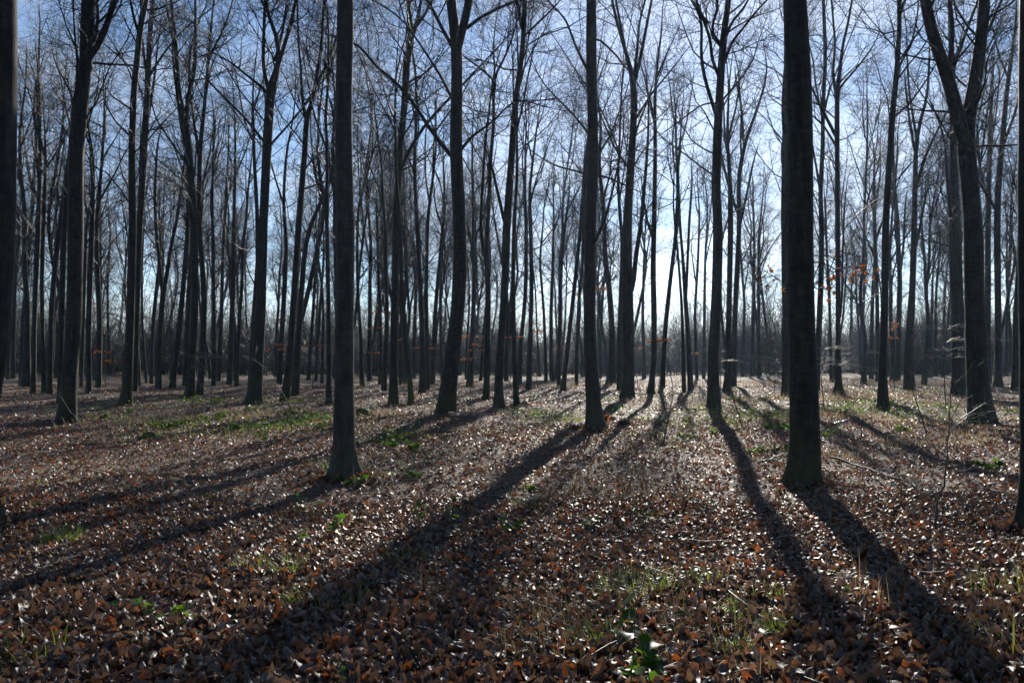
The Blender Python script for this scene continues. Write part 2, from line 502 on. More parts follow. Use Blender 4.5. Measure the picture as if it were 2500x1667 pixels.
tree("tall tree left of the middle forking into a narrow Y high up, mossy foot",
     [(462, 968, 28), (465, 940, 20), (468, 875, 18), (475, 767, 18), (476, 660, 18), (473, 550, 18), (461, 361, 17), (453, 290, 17), (439, 253, 12), (432, 181, 11), (430, 108, 10), (421, 36, 8), (418, 0, 7)],
     [[(455, 290, 12), (457, 271, 11), (459, 224, 10), (470, 202, 10), (477, 163, 9), (477, 72, 7), (478, 0, 6)], [(463, 410, 6), (420, 350, 5), (380, 290, 4), (365, 230, 3)]], cs=7)
tree("curved slim trunk right behind the narrow Y tree", [(487, 960, 20), (490, 930, 16), (495, 839, 16), (499, 731, 15), (492, 622, 13), (485, 550, 12), (488, 361, 11), (500, 253, 9), (512, 108, 7)])
tree("flare-footed tree at left whose limbs spread like a candelabra",
     [(622, 985, 46), (624, 955, 35), (627, 911, 31), (636, 767, 26), (639, 660, 24), (643, 550, 22), (652, 361, 23), (658, 253, 22), (661, 217, 24), (672, 181, 14), (683, 152, 12), (676, 90, 10), (654, 36, 9), (648, 0, 8)],
     [[(657, 222, 12), (651, 202, 10), (642, 163, 9), (645, 54, 8), (647, 0, 7)], [(679, 160, 11), (701, 90, 9), (720, 18, 8), (725, -20, 7)],
      [(650, 222, 8), (610, 190, 6), (560, 150, 5), (520, 130, 3)], [(652, 355, 7), (600, 290, 6), (540, 230, 5), (500, 190, 3)], [(664, 350, 6), (700, 310, 5), (735, 270, 4)]], cs=8)
tree("slim trunk partly hidden on the left of the candelabra tree", [(612, 952, 17), (616, 850, 13), (620, 767, 13), (630, 640, 12), (628, 520, 10), (620, 380, 8)])
tree("left one of two trunks standing close together before the grey column",
     [(694, 982, 26), (699, 950, 19), (707, 875, 16), (717, 731, 15), (729, 550, 15), (745, 361, 14), (748, 278, 14), (763, 253, 10), (774, 181, 9), (784, 126, 8), (788, 54, 7), (792, 0, 6)],
     [[(746, 290, 9), (738, 240, 7), (735, 180, 6), (728, 90, 5), (726, 0, 5)]], cs=7)
tree("right one of two trunks standing close together before the grey column", [(721, 968, 24), (724, 930, 17), (728, 839, 15), (737, 695, 13), (745, 600, 13), (752, 567, 12), (770, 520, 10), (795, 470, 9), (813, 415, 8)])
tree("thin stem just left of the grey column, growing behind it", [(803, 987, 18), (803, 940, 13), (803, 875, 12), (802, 767, 11), (798, 550, 10), (799, 361, 8), (794, 290, 7), (803, 180, 6)])
tree("tall tree right of the grey column, crossed by the arching branch",
     [(960, 990, 32), (961, 960, 24), (961, 911, 21), (963, 767, 19), (967, 550, 18), (977, 361, 15), (988, 253, 16), (993, 145, 18), (1006, 90, 18), (999, 36, 10), (995, 0, 9)],
     [[(1007, 92, 11), (1020, 47, 9), (1026, 18, 8), (1028, 0, 7)], [(1014, 70, 8), (1042, 29, 7), (1056, 0, 6)], [(998, 200, 6), (1030, 185, 5), (1060, 160, 4)]], cs=7.5)
tree("leaning trunk with yellow-green moss on its foot, right of the grey column",
     [(1004, 980, 18), (1003, 950, 14), (998, 911, 13), (991, 839, 12), (986, 767, 11), (980, 695, 10), (977, 550, 9)], moss=True)
tree("slim trunk on the left of the tall tree right of the grey column", [(937, 951, 15), (939, 911, 12), (943, 839, 11), (945, 767, 10), (942, 640, 9), (941, 550, 9)])
tree("left of three close slim stems left of the leaning centre trunk", [(1031, 963, 20), (1032, 920, 15), (1032, 839, 14), (1027, 731, 11), (1019, 550, 10), (1012, 434, 9), (1012, 361, 9), (1018, 289, 8), (1016, 181, 7)])
tree("middle of three close slim stems left of the leaning centre trunk", [(1044, 953, 14), (1042, 839, 11), (1040, 731, 10), (1042, 622, 9), (1043, 550, 9)])
tree("right one of three close slim stems left of the leaning centre trunk", [(1055, 942, 12), (1059, 839, 10), (1062, 767, 10), (1068, 695, 9), (1075, 622, 8), (1082, 550, 8)])
tree("slender tree right of the leaning centre trunk that forks low into two stems",
     [(1187, 975, 20), (1188, 940, 15), (1190, 839, 14), (1192, 695, 13), (1188, 640, 13), (1188, 586, 10), (1192, 530, 10), (1194, 488, 9), (1197, 398, 9), (1205, 307, 8), (1205, 192, 7), (1222, 160, 6), (1240, 125, 5), (1255, 80, 4)],
     [[(1187, 645, 10), (1174, 586, 9), (1172, 550, 8), (1177, 480, 8), (1181, 398, 7), (1187, 325, 6), (1197, 250, 5)], [(1205, 195, 6), (1170, 165, 5), (1135, 140, 4)]], cs=7)
tree("tall dark tree between the centre trunk and the straight grey trunk",
     [(1217, 1000, 34), (1217, 975, 24), (1218, 911, 20), (1223, 839, 18), (1233, 695, 19), (1237, 550, 20), (1251, 361, 16), (1257, 253, 14), (1266, 199, 13), (1277, 108, 12), (1282, 0, 11)],
     [[(1232, 545, 9), (1222, 500, 8), (1208, 440, 7), (1200, 400, 5)], [(1284, 84, 6), (1324, 47, 5), (1353, 18, 4)], [(1252, 360, 6), (1278, 250, 5), (1290, 180, 4)]], cs=8)
tree("thin mossless stem right of the tall dark centre tree, standing nearer than its neighbours", [(1262, 993, 17), (1259, 940, 13), (1255, 839, 11), (1252, 695, 11), (1255, 550, 9)])
tree("slim stem with a right-hand curve, first of two behind the thin centre stem", [(1268, 944, 13), (1271, 839, 11), (1279, 767, 10), (1284, 695, 10), (1285, 550, 9)])
tree("slim straight stem, second of two behind the thin centre stem", [(1291, 950, 18), (1292, 920, 13), (1294, 839, 10), (1298, 695, 10), (1296, 550, 9)])
tree("slim trunk leaning right towards the straight grey trunk", [(1375, 955, 16), (1377, 930, 12), (1387, 839, 11), (1403, 695, 10), (1418, 550, 9), (1430, 430, 7)])
tree("thin stem left of the slim trunk that leans to the straight grey trunk", [(1364, 939, 10), (1366, 767, 8), (1372, 622, 8), (1380, 550, 7)])
tree("thin stem tucked against the left side of the straight grey trunk", [(1407, 941, 10), (1410, 800, 9), (1414, 720, 8), (1422, 640, 8)])
tree("thick tree right of the straight grey trunk carrying a second stem",
     [(1534, 972, 38), (1535, 940, 29), (1535, 911, 27), (1533, 767, 28), (1531, 660, 24), (1531, 550, 22), (1543, 361, 18), (1549, 253, 17), (1547, 190, 17), (1534, 152, 10), (1523, 108, 9), (1505, 54, 8), (1494, 0, 7)],
     [[(1548, 715, 12), (1549, 640, 12), (1556, 600, 11), (1564, 560, 10), (1572, 470, 9), (1580, 380, 7), (1584, 300, 5)], [(1551, 195, 10), (1559, 163, 9), (1570, 108, 8), (1584, 36, 7), (1591, 0, 6)],
      [(1549, 180, 9), (1556, 120, 7), (1560, 60, 6), (1575, 0, 6)], [(1540, 420, 6), (1500, 360, 5), (1470, 290, 4), (1450, 250, 3)], [(1546, 300, 6), (1590, 230, 5), (1640, 170, 4)]], cs=7.5, thin=0.6)
tree("slim grey stem peeping out behind the thick two-stemmed tree on its left", [(1512, 947, 15), (1513, 800, 13), (1517, 700, 12), (1520, 600, 9), (1508, 450, 7)])
tree("slender tree to the right of the thick two-stemmed tree, slightly waved",
     [(1588, 964, 22), (1592, 930, 15), (1597, 875, 13), (1597, 767, 14), (1594, 660, 13), (1597, 550, 12), (1600, 361, 9), (1598, 253, 8), (1605, 150, 6)], [[(1596, 590, 7), (1580, 540, 6), (1570, 480, 5)]], thin=0.6)
tree("slim right-leaning tree second to the right of the thick two-stemmed tree", [(1617, 946, 14), (1620, 880, 11), (1624, 803, 11), (1635, 695, 10), (1649, 586, 9), (1655, 470, 8), (1650, 330, 6)], thin=0.6)
tree("slim forked tree just left of the tree under the sun glow", [(1686, 953, 15), (1682, 850, 12), (1676, 767, 11), (1673, 730, 11), (1668, 640, 8), (1660, 550, 7), (1655, 430, 6)], [[(1674, 735, 8), (1678, 650, 7), (1682, 550, 7), (1690, 440, 5)]], thin=0.6)
tree("thin stem beside the slim forked tree left of the sun-glow tree", [(1670, 955, 11), (1668, 850, 9), (1664, 740, 7), (1655, 620, 6)], thin=0.6)
tree("dark trunk right of the sun-glow tree, first of two neighbours", [(1775, 955, 22), (1777, 920, 16), (1778, 839, 14), (1781, 695, 13), (1784, 550, 14), (1783, 450, 11), (1776, 350, 8)], thin=0.6)
tree("dark trunk right of the sun-glow tree, second of two neighbours, arms spread high",
     [(1791, 946, 16), (1793, 800, 12), (1798, 695, 13), (1805, 560, 12), (1803, 430, 11), (1820, 343, 9), (1845, 278, 7), (1870, 200, 5)], [[(1815, 350, 7), (1813, 307, 7), (1809, 253, 6), (1797, 200, 5)], [(1806, 550, 7), (1822, 480, 6), (1838, 400, 5)]])
tree("dark trunk half hidden behind the left side of the widest near trunk", [(1918, 969, 26), (1919, 930, 20), (1919, 767, 19), (1916, 550, 19), (1917, 361, 17), (1921, 181, 15), (1920, 0, 13)])
tree("waved dark stem emerging from the right side of the widest near trunk", [(1993, 957, 20), (1995, 920, 15), (1998, 839, 14), (2004, 695, 14), (2007, 550, 13), (2002, 470, 11), (2009, 361, 10), (2009, 253, 10), (2016, 145, 10), (2010, 0, 9)], [[(2008, 290, 5), (1990, 200, 4), (1986, 150, 4), (1970, 90, 3)]])
tree("thin straight stem between the waved dark stem and the slender pole tree", [(2030, 935, 9), (2028, 850, 8), (2024, 695, 7), (2019, 622, 6), (2016, 520, 5)])
tree("slender pole-straight tree right of the widest near trunk, wavy limbs on top",
     [(2048, 960, 26), (2047, 935, 16), (2046, 839, 12), (2046, 695, 12), (2045, 550, 12), (2044, 361, 12), (2043, 235, 12), (2053, 145, 8), (2058, 101, 7), (2073, 54, 6), (2080, 0, 5)],
     [[(2042, 240, 8), (2033, 181, 7), (2039, 108, 6), (2033, 36, 5), (2030, 0, 5)], [(2046, 230, 6), (2051, 213, 6), (2095, 163, 5), (2120, 130, 4)], [(2042, 358, 6), (2011, 307, 5), (1983, 282, 4)], [(2050, 790, 6), (2056, 720, 6), (2057, 620, 5), (2062, 500, 4)]])
tree("dark right-hand tree leaning gently right, bramble at its foot",
     [(2157, 993, 36), (2155, 965, 24), (2155, 875, 19), (2160, 767, 17), (2161, 660, 17), (2162, 550, 17), (2166, 470, 15), (2174, 361, 14), (2181, 253, 13), (2189, 181, 12), (2196, 72, 11), (2195, 0, 10)],
     [[(2190, 185, 7), (2200, 150, 6), (2225, 110, 5), (2240, 40, 4)]], cs=6)
tree("stout-footed tree on the right that narrows and forks, left of the V-armed giant",
     [(2220, 953, 34), (2219, 925, 25), (2219, 839, 21), (2224, 767, 18), (2228, 695, 15), (2232, 550, 14), (2236, 361, 10), (2243, 307, 9), (2265, 235, 7), (2270, 120, 5)], [[(2234, 370, 7), (2222, 307, 6), (2212, 220, 5)], [(2228, 640, 6), (2245, 560, 6), (2260, 480, 5)]], cs=6)
tree("slim tree behind, between the right-leaning tree and the stout-footed one", [(2190, 930, 16), (2193, 850, 13), (2197, 695, 12), (2192, 550, 10), (2180, 400, 7)], [[(2196, 680, 7), (2206, 600, 6), (2210, 500, 5)]])
tree("dark double-looking trunk touching the left side of the V-armed giant", [(2341, 964, 38), (2340, 930, 30), (2338, 800, 28), (2334, 650, 29), (2330, 550, 26), (2328, 361, 18), (2325, 181, 14), (2318, 0, 11)], [[(2326, 560, 10), (2316, 480, 8), (2310, 400, 7)]], cs=6)
tree("first dark trunk to the right of the V-armed giant", [(2412, 935, 18), (2412, 850, 14), (2412, 695, 14), (2412, 550, 13), (2416, 361, 10), (2422, 200, 7)])
tree("second dark trunk to the right of the V-armed giant, bending right", [(2438, 944, 24), (2437, 910, 16), (2437, 767, 15), (2434, 550, 15), (2438, 434, 14), (2446, 361, 13), (2455, 253, 11), (2463, 181, 10), (2478, 90, 8)])
tree("slim dark trunk between the second trunk and the right edge trunk", [(2476, 953, 20), (2478, 910, 13), (2480, 767, 13), (2488, 650, 13), (2491, 550, 12), (2490, 361, 9)])
tree("slim trunk left of the kinked rim-lit trunk, half behind it", [(148, 983, 20), (148, 940, 14), (148, 850, 13), (152, 700, 14), (154, 622, 14), (158, 550, 13), (163, 430, 10)])
tree("first of three slim dark trunks near the left edge", [(81, 960, 16), (82, 920, 12), (83, 803, 11), (87, 695, 12), (93, 550, 12), (98, 400, 9), (96, 250, 7)])
tree("second of three slim dark trunks near the left edge", [(108, 957, 14), (106, 900, 10), (104, 803, 9), (102, 695, 10), (106, 550, 10), (112, 400, 7)])
tree("third of three slim dark trunks near the left edge, leaning right", [(121, 960, 15), (122, 900, 12), (125, 767, 12), (130, 695, 12), (140, 600, 12), (147, 550, 11), (160, 430, 8)])
tree("thin crooked stem seen just inside the left edge trunk", [(51, 937, 10), (53, 850, 8), (57, 767, 8), (65, 695, 8), (76, 550, 8), (90, 300, 6), (96, 100, 5)], [[(80, 480, 5), (62, 380, 4), (50, 250, 3)]])
tree("dim far stem closest to the left edge trunk", [(31, 924, 11), (32, 850, 9), (36, 700, 9), (48, 550, 8)])
tree("slim stem right of the kinked rim-lit trunk", [(217, 960, 18), (217, 920, 13), (216, 803, 13), (219, 695, 13), (225, 550, 12), (228, 400, 8)])
tree("thin stem squeezed right beside the kinked rim-lit trunk", [(198, 944, 9), (202, 830, 8), (206, 700, 8), (210, 560, 7)])
tree("slim stem left of the close pair of tall stems, slightly bowed", [(240, 946, 16), (242, 880, 13), (243, 767, 12), (237, 650, 11), (235, 550, 10), (247, 420, 8), (255, 300, 6)])
tree("thinnest stem left of the close pair of tall stems", [(267, 914, 7), (264, 800, 6), (262, 695, 6), (270, 560, 5)])
tree("slender tree with a low open V, right of the close pair of tall stems",
     [(386, 950, 20), (387, 915, 14), (388, 839, 13), (396, 731, 13), (398, 712, 12), (407, 676, 9), (416, 604, 9), (430, 550, 8), (440, 480, 7), (452, 380, 5)], [[(397, 718, 9), (389, 640, 8), (380, 550, 8), (378, 470, 7), (384, 350, 5)]])
tree("thin stem on the left of the low open V tree", [(369, 939, 10), (371, 850, 8), (373, 790, 8), (381, 713, 8), (392, 600, 6)])
tree("thin pale bent stem between the close pair and the low open V tree", [(358, 935, 7), (352, 860, 6), (347, 790, 6), (346, 660, 6), (352, 520, 5)])
tree("right-leaning slim tree left of the mossy-footed narrow Y tree", [(421, 948, 17), (424, 910, 13), (434, 839, 13), (445, 731, 12), (454, 622, 11), (459, 550, 10)])
tree("slim stem hidden behind the mossy-footed narrow Y tree", [(452, 942, 14), (455, 850, 12), (459, 740, 11), (466, 620, 9)])
tree("straight thin stem, first right of the curved slim trunk", [(521, 942, 11), (522, 850, 9), (522, 767, 9), (520, 600, 9), (518, 480, 7), (522, 330, 6)])
tree("dim thin stem, second right of the curved slim trunk", [(533, 933, 12), (537, 850, 11), (541, 740, 10), (545, 600, 8), (552, 480, 6)])
tree("slim stem with a fork, third right of the curved slim trunk", [(560, 946, 17), (561, 910, 13), (566, 767, 12), (570, 695, 11), (571, 550, 9), (574, 420, 7)], [[(571, 680, 7), (582, 640, 7), (592, 600, 6), (600, 540, 5)]])
tree("thin stem left of the candelabra tree's foot", [(577, 942, 11), (581, 850, 9), (585, 767, 9), (591, 695, 8), (592, 600, 8), (601, 540, 7)])
tree("far stem just left of the two close trunks before the grey column", [(681, 942, 16), (686, 850, 13), (693, 731, 12), (700, 600, 10), (692, 500, 8)])
tree("first of three far thin stems left of the grey column", [(753, 931, 10), (758, 840, 9), (764, 767, 8), (772, 640, 7)])
tree("second of three far thin stems left of the grey column", [(771, 932, 8), (775, 840, 7), (780, 767, 7), (790, 640, 6)])
tree("third of three far thin stems left of the grey column", [(786, 935, 8), (788, 840, 7), (789, 740, 6)])
tree("far stem standing alone right of the grey column", [(901, 933, 13), (902, 850, 11), (903, 767, 10), (903, 695, 9), (906, 600, 8), (897, 480, 6)])
tree("far stem second to the right of the grey column", [(927, 933, 9), (930, 830, 8), (928, 740, 7), (922, 620, 6)])
tree("far stem seen between the tall tree and the mossy leaning trunk", [(977, 940, 10), (978, 850, 9), (980, 760, 8)])
tree("far stem standing behind the three close slim stems", [(1010, 924, 12), (1011, 850, 10), (1013, 767, 9), (1018, 660, 7)])
tree("far stem just left of the leaning centre trunk", [(1080, 930, 9), (1077, 850, 8), (1075, 740, 8), (1078, 620, 6)])
tree("far thin stem right of the leaning centre trunk, straightest of three", [(1152, 933, 7), (1153, 850, 6), (1157, 767, 6), (1164, 660, 5)])
tree("far thin stem right of the leaning centre trunk, leftmost of three", [(1137, 929, 6), (1139, 850, 5), (1146, 740, 5)])
tree("far thin stem right of the leaning centre trunk, leaning against the slender fork tree", [(1174, 932, 9), (1178, 850, 7), (1184, 780, 7), (1198, 640, 6)])
tree("far stem in the gap right of the tall dark centre tree", [(1237, 930, 11), (1238, 840, 9), (1240, 740, 8)])
tree("first of two far stems in the bright gap left of the straight grey trunk", [(1333, 931, 9), (1331, 850, 8), (1328, 767, 7), (1318, 640, 6)])
tree("second of two far stems in the bright gap left of the straight grey trunk", [(1347, 930, 11), (1346, 850, 9), (1345, 767, 9), (1350, 640, 7)])
tree("far stem just right of the straight grey trunk", [(1465, 924, 9), (1466, 850, 7), (1470, 740, 7), (1480, 620, 5)])
tree("far thin stem left of the thick two-stemmed tree", [(1492, 926, 7), (1492, 830, 6), (1491, 700, 5)])
tree("far stem between the thick two-stemmed tree and the slender waved tree", [(1573, 924, 11), (1571, 850, 9), (1569, 767, 8), (1572, 640, 6)])
tree("far stem left of the sun-glow tree, first of two", [(1702, 928, 9), (1699, 850, 8), (1696, 767, 7), (1704, 640, 6), (1708, 520, 5)])
tree("far stem left of the sun-glow tree, second of two", [(1718, 924, 9), (1719, 850, 8), (1720, 740, 7), (1722, 620, 6)])
tree("far stem third to the right of the sun-glow tree", [(1813, 920, 10), (1815, 850, 8), (1818, 740, 7), (1808, 620, 6)])
tree("first of three far stems left of the half hidden trunk", [(1836, 918, 11), (1838, 850, 9), (1840, 731, 9), (1842, 600, 7), (1838, 480, 5)])
tree("second of three far stems left of the half hidden trunk", [(1852, 922, 9), (1853, 850, 8), (1852, 731, 8), (1852, 600, 6)])
tree("third of three far stems left of the half hidden trunk, leaning left", [(1881, 914, 8), (1876, 850, 7), (1866, 760, 7), (1858, 690, 6)])
tree("thin far tree arching left in the open gap on the right", [(2123, 916, 9), (2117, 860, 8), (2108, 800, 7), (2095, 745, 6), (2078, 710, 5), (2060, 690, 4)])
tree("far thin upright stem in the open gap on the right", [(2102, 916, 6), (2098, 830, 5), (2092, 740, 5), (2088, 640, 4)])
tree("far stem left of the right-leaning bramble-footed tree", [(2127, 924, 12), (2128, 850, 10), (2130, 731, 9), (2137, 622, 8), (2133, 520, 7)])
tree("slim stem touching the left side of the right-leaning bramble-footed tree", [(2144, 932, 13), (2143, 850, 11), (2141, 695, 9), (2136, 560, 8), (2134, 430, 6)])
tree("first of three far stems between the stout-footed tree and the V-armed giant", [(2270, 918, 8), (2272, 840, 7), (2276, 740, 6)])
tree("second of three far stems between the stout-footed tree and the V-armed giant", [(2284, 918, 8), (2283, 830, 7), (2286, 700, 6), (2296, 600, 5)])
tree("third of three far stems between the stout-footed tree and the V-armed giant", [(2301, 914, 8), (2303, 830, 7), (2306, 720, 6)])
tree("far stem seen right of the second trunk beyond the V-armed giant", [(2455, 918, 10), (2457, 830, 9), (2462, 700, 8), (2470, 560, 7)])

tri_count = 0


def crown_for(axes, rng, detail, cs, min_tip, k2=4, k3=3):
    """ascending branches, side branches and twigs for a set of axes (each a resampled (P,R)); returns a Bag"""
    bag = Bag()
    Pa = np.stack([a[0] for a in axes]); Ra = np.stack([a[1] for a in axes])
    zmin = cs
    prim, primr = [], []
    for P, R in axes:
        z = P[:, 2]
        top = z[-1]
        k0 = np.searchsorted(z, max(zmin, z[0] + 0.35)) / (len(z) - 1)
        if k0 > 0.93 or top < zmin:
            continue
        ln = np.linalg.norm(np.diff(P, axis=0), axis=1).sum() * (1 - k0)
        n1 = int(np.clip(ln * detail[0] * rng.uniform(0.8, 1.2), 3, 34))
        a, r = grow(P[None], R[None], n1, k0, 0.99, 0.9, 0.25, min(4.6, 1.3 + 0.3 * ln), rng, 7, rf=0.4, rmax=0.034, tip=min_tip * 1.4, trop=0.1, wob=0.2, lfall=0.5)
        prim.append(a); primr.append(r)
    if not prim:
        return None
    P1, R1 = np.concatenate(prim), np.concatenate(primr)
    v, q = tubes(P1, R1, 3); bag.add(v, q)
    P2, R2 = grow(P1, R1, detail[1], 0.15, 0.97, 0.8, 0.25, 1.75, rng, k2, rf=0.55, rmax=0.011, tip=min_tip * 1.15, trop=0.04, wob=0.22, lfall=0.55)
    v, q = tubes(P2, R2, 3); bag.add(v, q)
    P3, R3 = grow(P2, R2, detail[2], 0.15, 0.98, 0.8, 0.28, 0.85, rng, k3, rf=0.6, rmax=0.005, tip=min_tip, trop=0.02, wob=0.24, lfall=0.5)
    v, q = tubes(P3, R3, 3); bag.add(v, q)
    if detail[3]:
        P4, R4 = grow(P1, R1, detail[3], 0.3, 1.0, 0.6, 0.25, 0.9, rng, k3, rf=0.4, rmax=0.006, tip=min_tip, trop=0.02, wob=0.24, lfall=0.3)
        v, q = tubes(P4, R4, 3); bag.add(v, q)
    return bag


def trunk_mesh(P, R, rng, S, flare=True, K=None):
    """a trunk with root flare, slight swellings and an uneven section"""
    N = len(P)
    T = unit(np.gradient(P, axis=0))
    U = unit(np.cross(T, np.array([0, 1.0, 0]))); V = np.cross(T, U)
    a = np.arange(S) * 2 * np.pi / S
    z = P[:, 2] - P[0, 2]
    ph = rng.uniform(0, 6.28, 4)
    lob = 0.5 * np.cos(a[None] * 3 + ph[0]) + 0.35 * np.cos(a[None] * 5 + ph[1]) + 0.3 * np.cos(a[None] * 2 + ph[2])
    fl = np.exp(-z / (0.9 * R[0] + 0.08))[:, None]
    rr = R[:, None] * (1 + 0.03 * np.cos(2 * a[None] + ph[3] + z[:, None] * 0.3) + 0.02 * np.sin(3 * a[None] + z[:, None] * 0.9))
    if flare:
        rr = rr * (1 + fl * 0.42 * lob)
    rr = rr * (1 + 0.018 * rng.normal(size=(N, 1)))
    v = P[:, None] + (U[:, None] * np.cos(a)[None, :, None] + V[:, None] * np.sin(a)[None, :, None]) * rr[..., None]
    k, s = np.meshgrid(np.arange(N - 1), np.arange(S), indexing='ij')
    s2 = (s + 1) % S
    q = np.stack([k * S + s, k * S + s2, (k + 1) * S + s2, (k + 1) * S + s], -1).reshape(-1, 4)
    return v.reshape(-1, 3), q


TREE_XY = []
for ti, (label, trunk, limbs, kw) in enumerate(TR):
    rng = np.random.default_rng(1000 + ti)
    bx, by, bw = trunk[0]
    base = ground_at(bx, by)
    D = base[1]
    base[2] -= 0.06
    lean = rng.normal(0, 0.02)
    pts, rad = [], []
    for (x, y, w) in trunk:
        p = at(x, y, D)
        hgt = max(p[2] - base[2], 0)
        s = 1 + lean * hgt / D
        p = np.array([0, 0, CAM_H]) + (p - np.array([0, 0, CAM_H])) * s     # lean a little towards or away from the camera
        pts.append(p); rad.append(w * D / F / 2)
    pts[0] = base
    pts, rad = np.array(pts), np.array(rad)
    # the part above the traced points, up to the crown's top
    H = kw.get("H", (rng.uniform(17.5, 22.5) if rad[1] > 0.13 else rng.uniform(14, 18)) if D > 14 else 17.0)
    top = pts[-1]
    H = max(H, top[2] + 3.0)
    if True:
        d = unit(pts[-1] - pts[-2]); d = unit(d * 0.6 + np.array([0, 0, 0.8]))
        m = 6
        ext, er, r0 = [], [], rad[-1]
        p = top.copy()
        for k in range(1, m + 1):
            d = unit(d + np.array([0, 0, 0.25]) + rng.normal(0, 0.09, 3))
            p = p + d * (H - top[2]) / m
            ext.append(p.copy()); er.append(max(r0 * (1 - k / m) ** 0.9, 0.012))
        pts = np.concatenate([pts, ext]); rad = np.concatenate([rad, er])
    near = D < 14
    S = 20 if near else (12 if D < 32 else 8)
    Kt = 60 if near else (40 if D < 32 else 24)
    # keep more rings near the root so that the flare stays sharp
    P, R = resample(pts, rad, Kt * 2)
    sel = np.unique(np.concatenate([np.arange(0, min(14, Kt)), np.linspace(0, Kt * 2 - 1, Kt).astype(int)]))
    P, R = P[sel], R[sel]
    root = thing("beech_tree", label, "tree", base, "trees of the beech wood")
    TREE_XY.append((base[0], base[1]))
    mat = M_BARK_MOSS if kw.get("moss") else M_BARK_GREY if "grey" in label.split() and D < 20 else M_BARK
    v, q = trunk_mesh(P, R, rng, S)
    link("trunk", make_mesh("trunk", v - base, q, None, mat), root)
    axes = [resample(pts, rad, 24)]
    ty = [-t[1] for t in trunk]
    for lb in limbs:
        # root the limb in the trunk's axis unless it springs from another limb
        x0, y0, w0 = lb[0]
        xt, wt = float(np.interp(-y0, ty, [t[0] for t in trunk])), float(np.interp(-y0, ty, [t[2] for t in trunk]))
        if abs(x0 - xt) < wt * 1.1:
            lb = [(float(np.interp(-(y0 + 0.7 * wt), ty, [t[0] for t in trunk])), y0 + 0.7 * wt, w0 * 0.8)] + list(lb)
        lp, lr = [], []
        dev = rng.normal(0, 0.5)
        x0 = lb[0][0]
        acc = 0.0
        for k, pt in enumerate(lb):
            p = at(pt[0], pt[1], D)
            hgt = max(p[2] - base[2], 0)
            if k:
                acc += math.hypot(pt[0] - lb[k - 1][0], pt[1] - lb[k - 1][1]) * D / F
            s = 1 + (lean * hgt + dev * acc * 0.5) / D
            p = np.array([0, 0, CAM_H]) + (p - np.array([0, 0, CAM_H])) * s
            lp.append(p); lr.append(pt[2] * D / F / 2)
        d = unit(lp[-1] - lp[-2])
        p = lp[-1].copy(); r0 = lr[-1]
        thick = lb[0][2] >= 8 and d[2] > 0.3
        extra = rng.uniform(3, 5) if thick else rng.uniform(1.0, 2.0)
        for k in range(1, 5):
            d = unit(d + np.array([0, 0, 0.15]) + rng.normal(0, 0.12, 3))
            p = p + d * extra / 4
            lp.append(p.copy()); lr.append(max(r0 * (1 - k / 4.0), 0.008))
        LP, LR = resample(np.array(lp), np.array(lr), 26)
        v, q = tubes(LP[None], LR[None], 10 if lb[0][2] > 9 else 7)
        link("limb", make_mesh("limb", v - base, q, None, mat), root)
        axes.append(resample(np.array(lp), np.array(lr), 24))
    # untraced ascending limbs in the upper crown
    if D > 14:
        nl = 2 if limbs else 3
        cs0 = rng.uniform(8, 11) if D < 40 else rng.uniform(6.5, 10)
        zt = axes[0][0][:, 2]
        t0 = np.searchsorted(zt, cs0) / 23.0
        if t0 < 0.85:
            a, r = grow(axes[0][0][None], axes[0][1][None], nl, t0, 0.85, 0.36, 0.1, (H - cs0) * 0.75, rng, 9, rf=0.62, rmax=0.09, tip=0.012, trop=0.11, wob=0.11, lfall=0.5)
            for k in range(len(a)):
                LP, LR = resample(a[k], r[k], 14)
                v, q = tubes(LP[None], LR[None], 6)
                link("limb", make_mesh("limb", v - base, q, None, mat), root)
                axes.append(resample(a[k], r[k], 24))
    if D < 14:
        detail, tip, cs = (2.2, 6, 4, 0), 0.005, 7.5
    elif D < 24:
        detail, tip, cs = (2.1, 7, 6, 5), 0.0026, 6.0
    elif D < 40:
        detail, tip, cs = (1.6, 7, 6, 4), 0.003, 5.5
    else:
        detail, tip, cs = (0.95, 6, 6, 3), 0.0038, 5.0
    # slighter trees carry slighter crowns
    rmid = float(np.interp(5.0, pts[:, 2], rad))
    thin = float(np.clip(rmid / 0.15, 0.45, 1.05)) * kw.get("thin", 1.0)
    detail = (detail[0] * thin,) + detail[1:]
    c = kw.get("cs", cs)
    if c > 50:       # traced limbs only carry twigs; the bole stays clean
        mid = [(P_, R_) for P_, R_ in axes[1:]]
        bag = crown_for(mid, rng, detail, 4.0, tip)
    else:
        bag = crown_for(axes, rng, detail, c + rng.uniform(-0.5, 0.5), tip, 4 if D < 28 else 3, 3 if D < 28 else 2)
    if bag:
        link("crown", bag.mesh("crown", M_TWIG, origin=base), root)

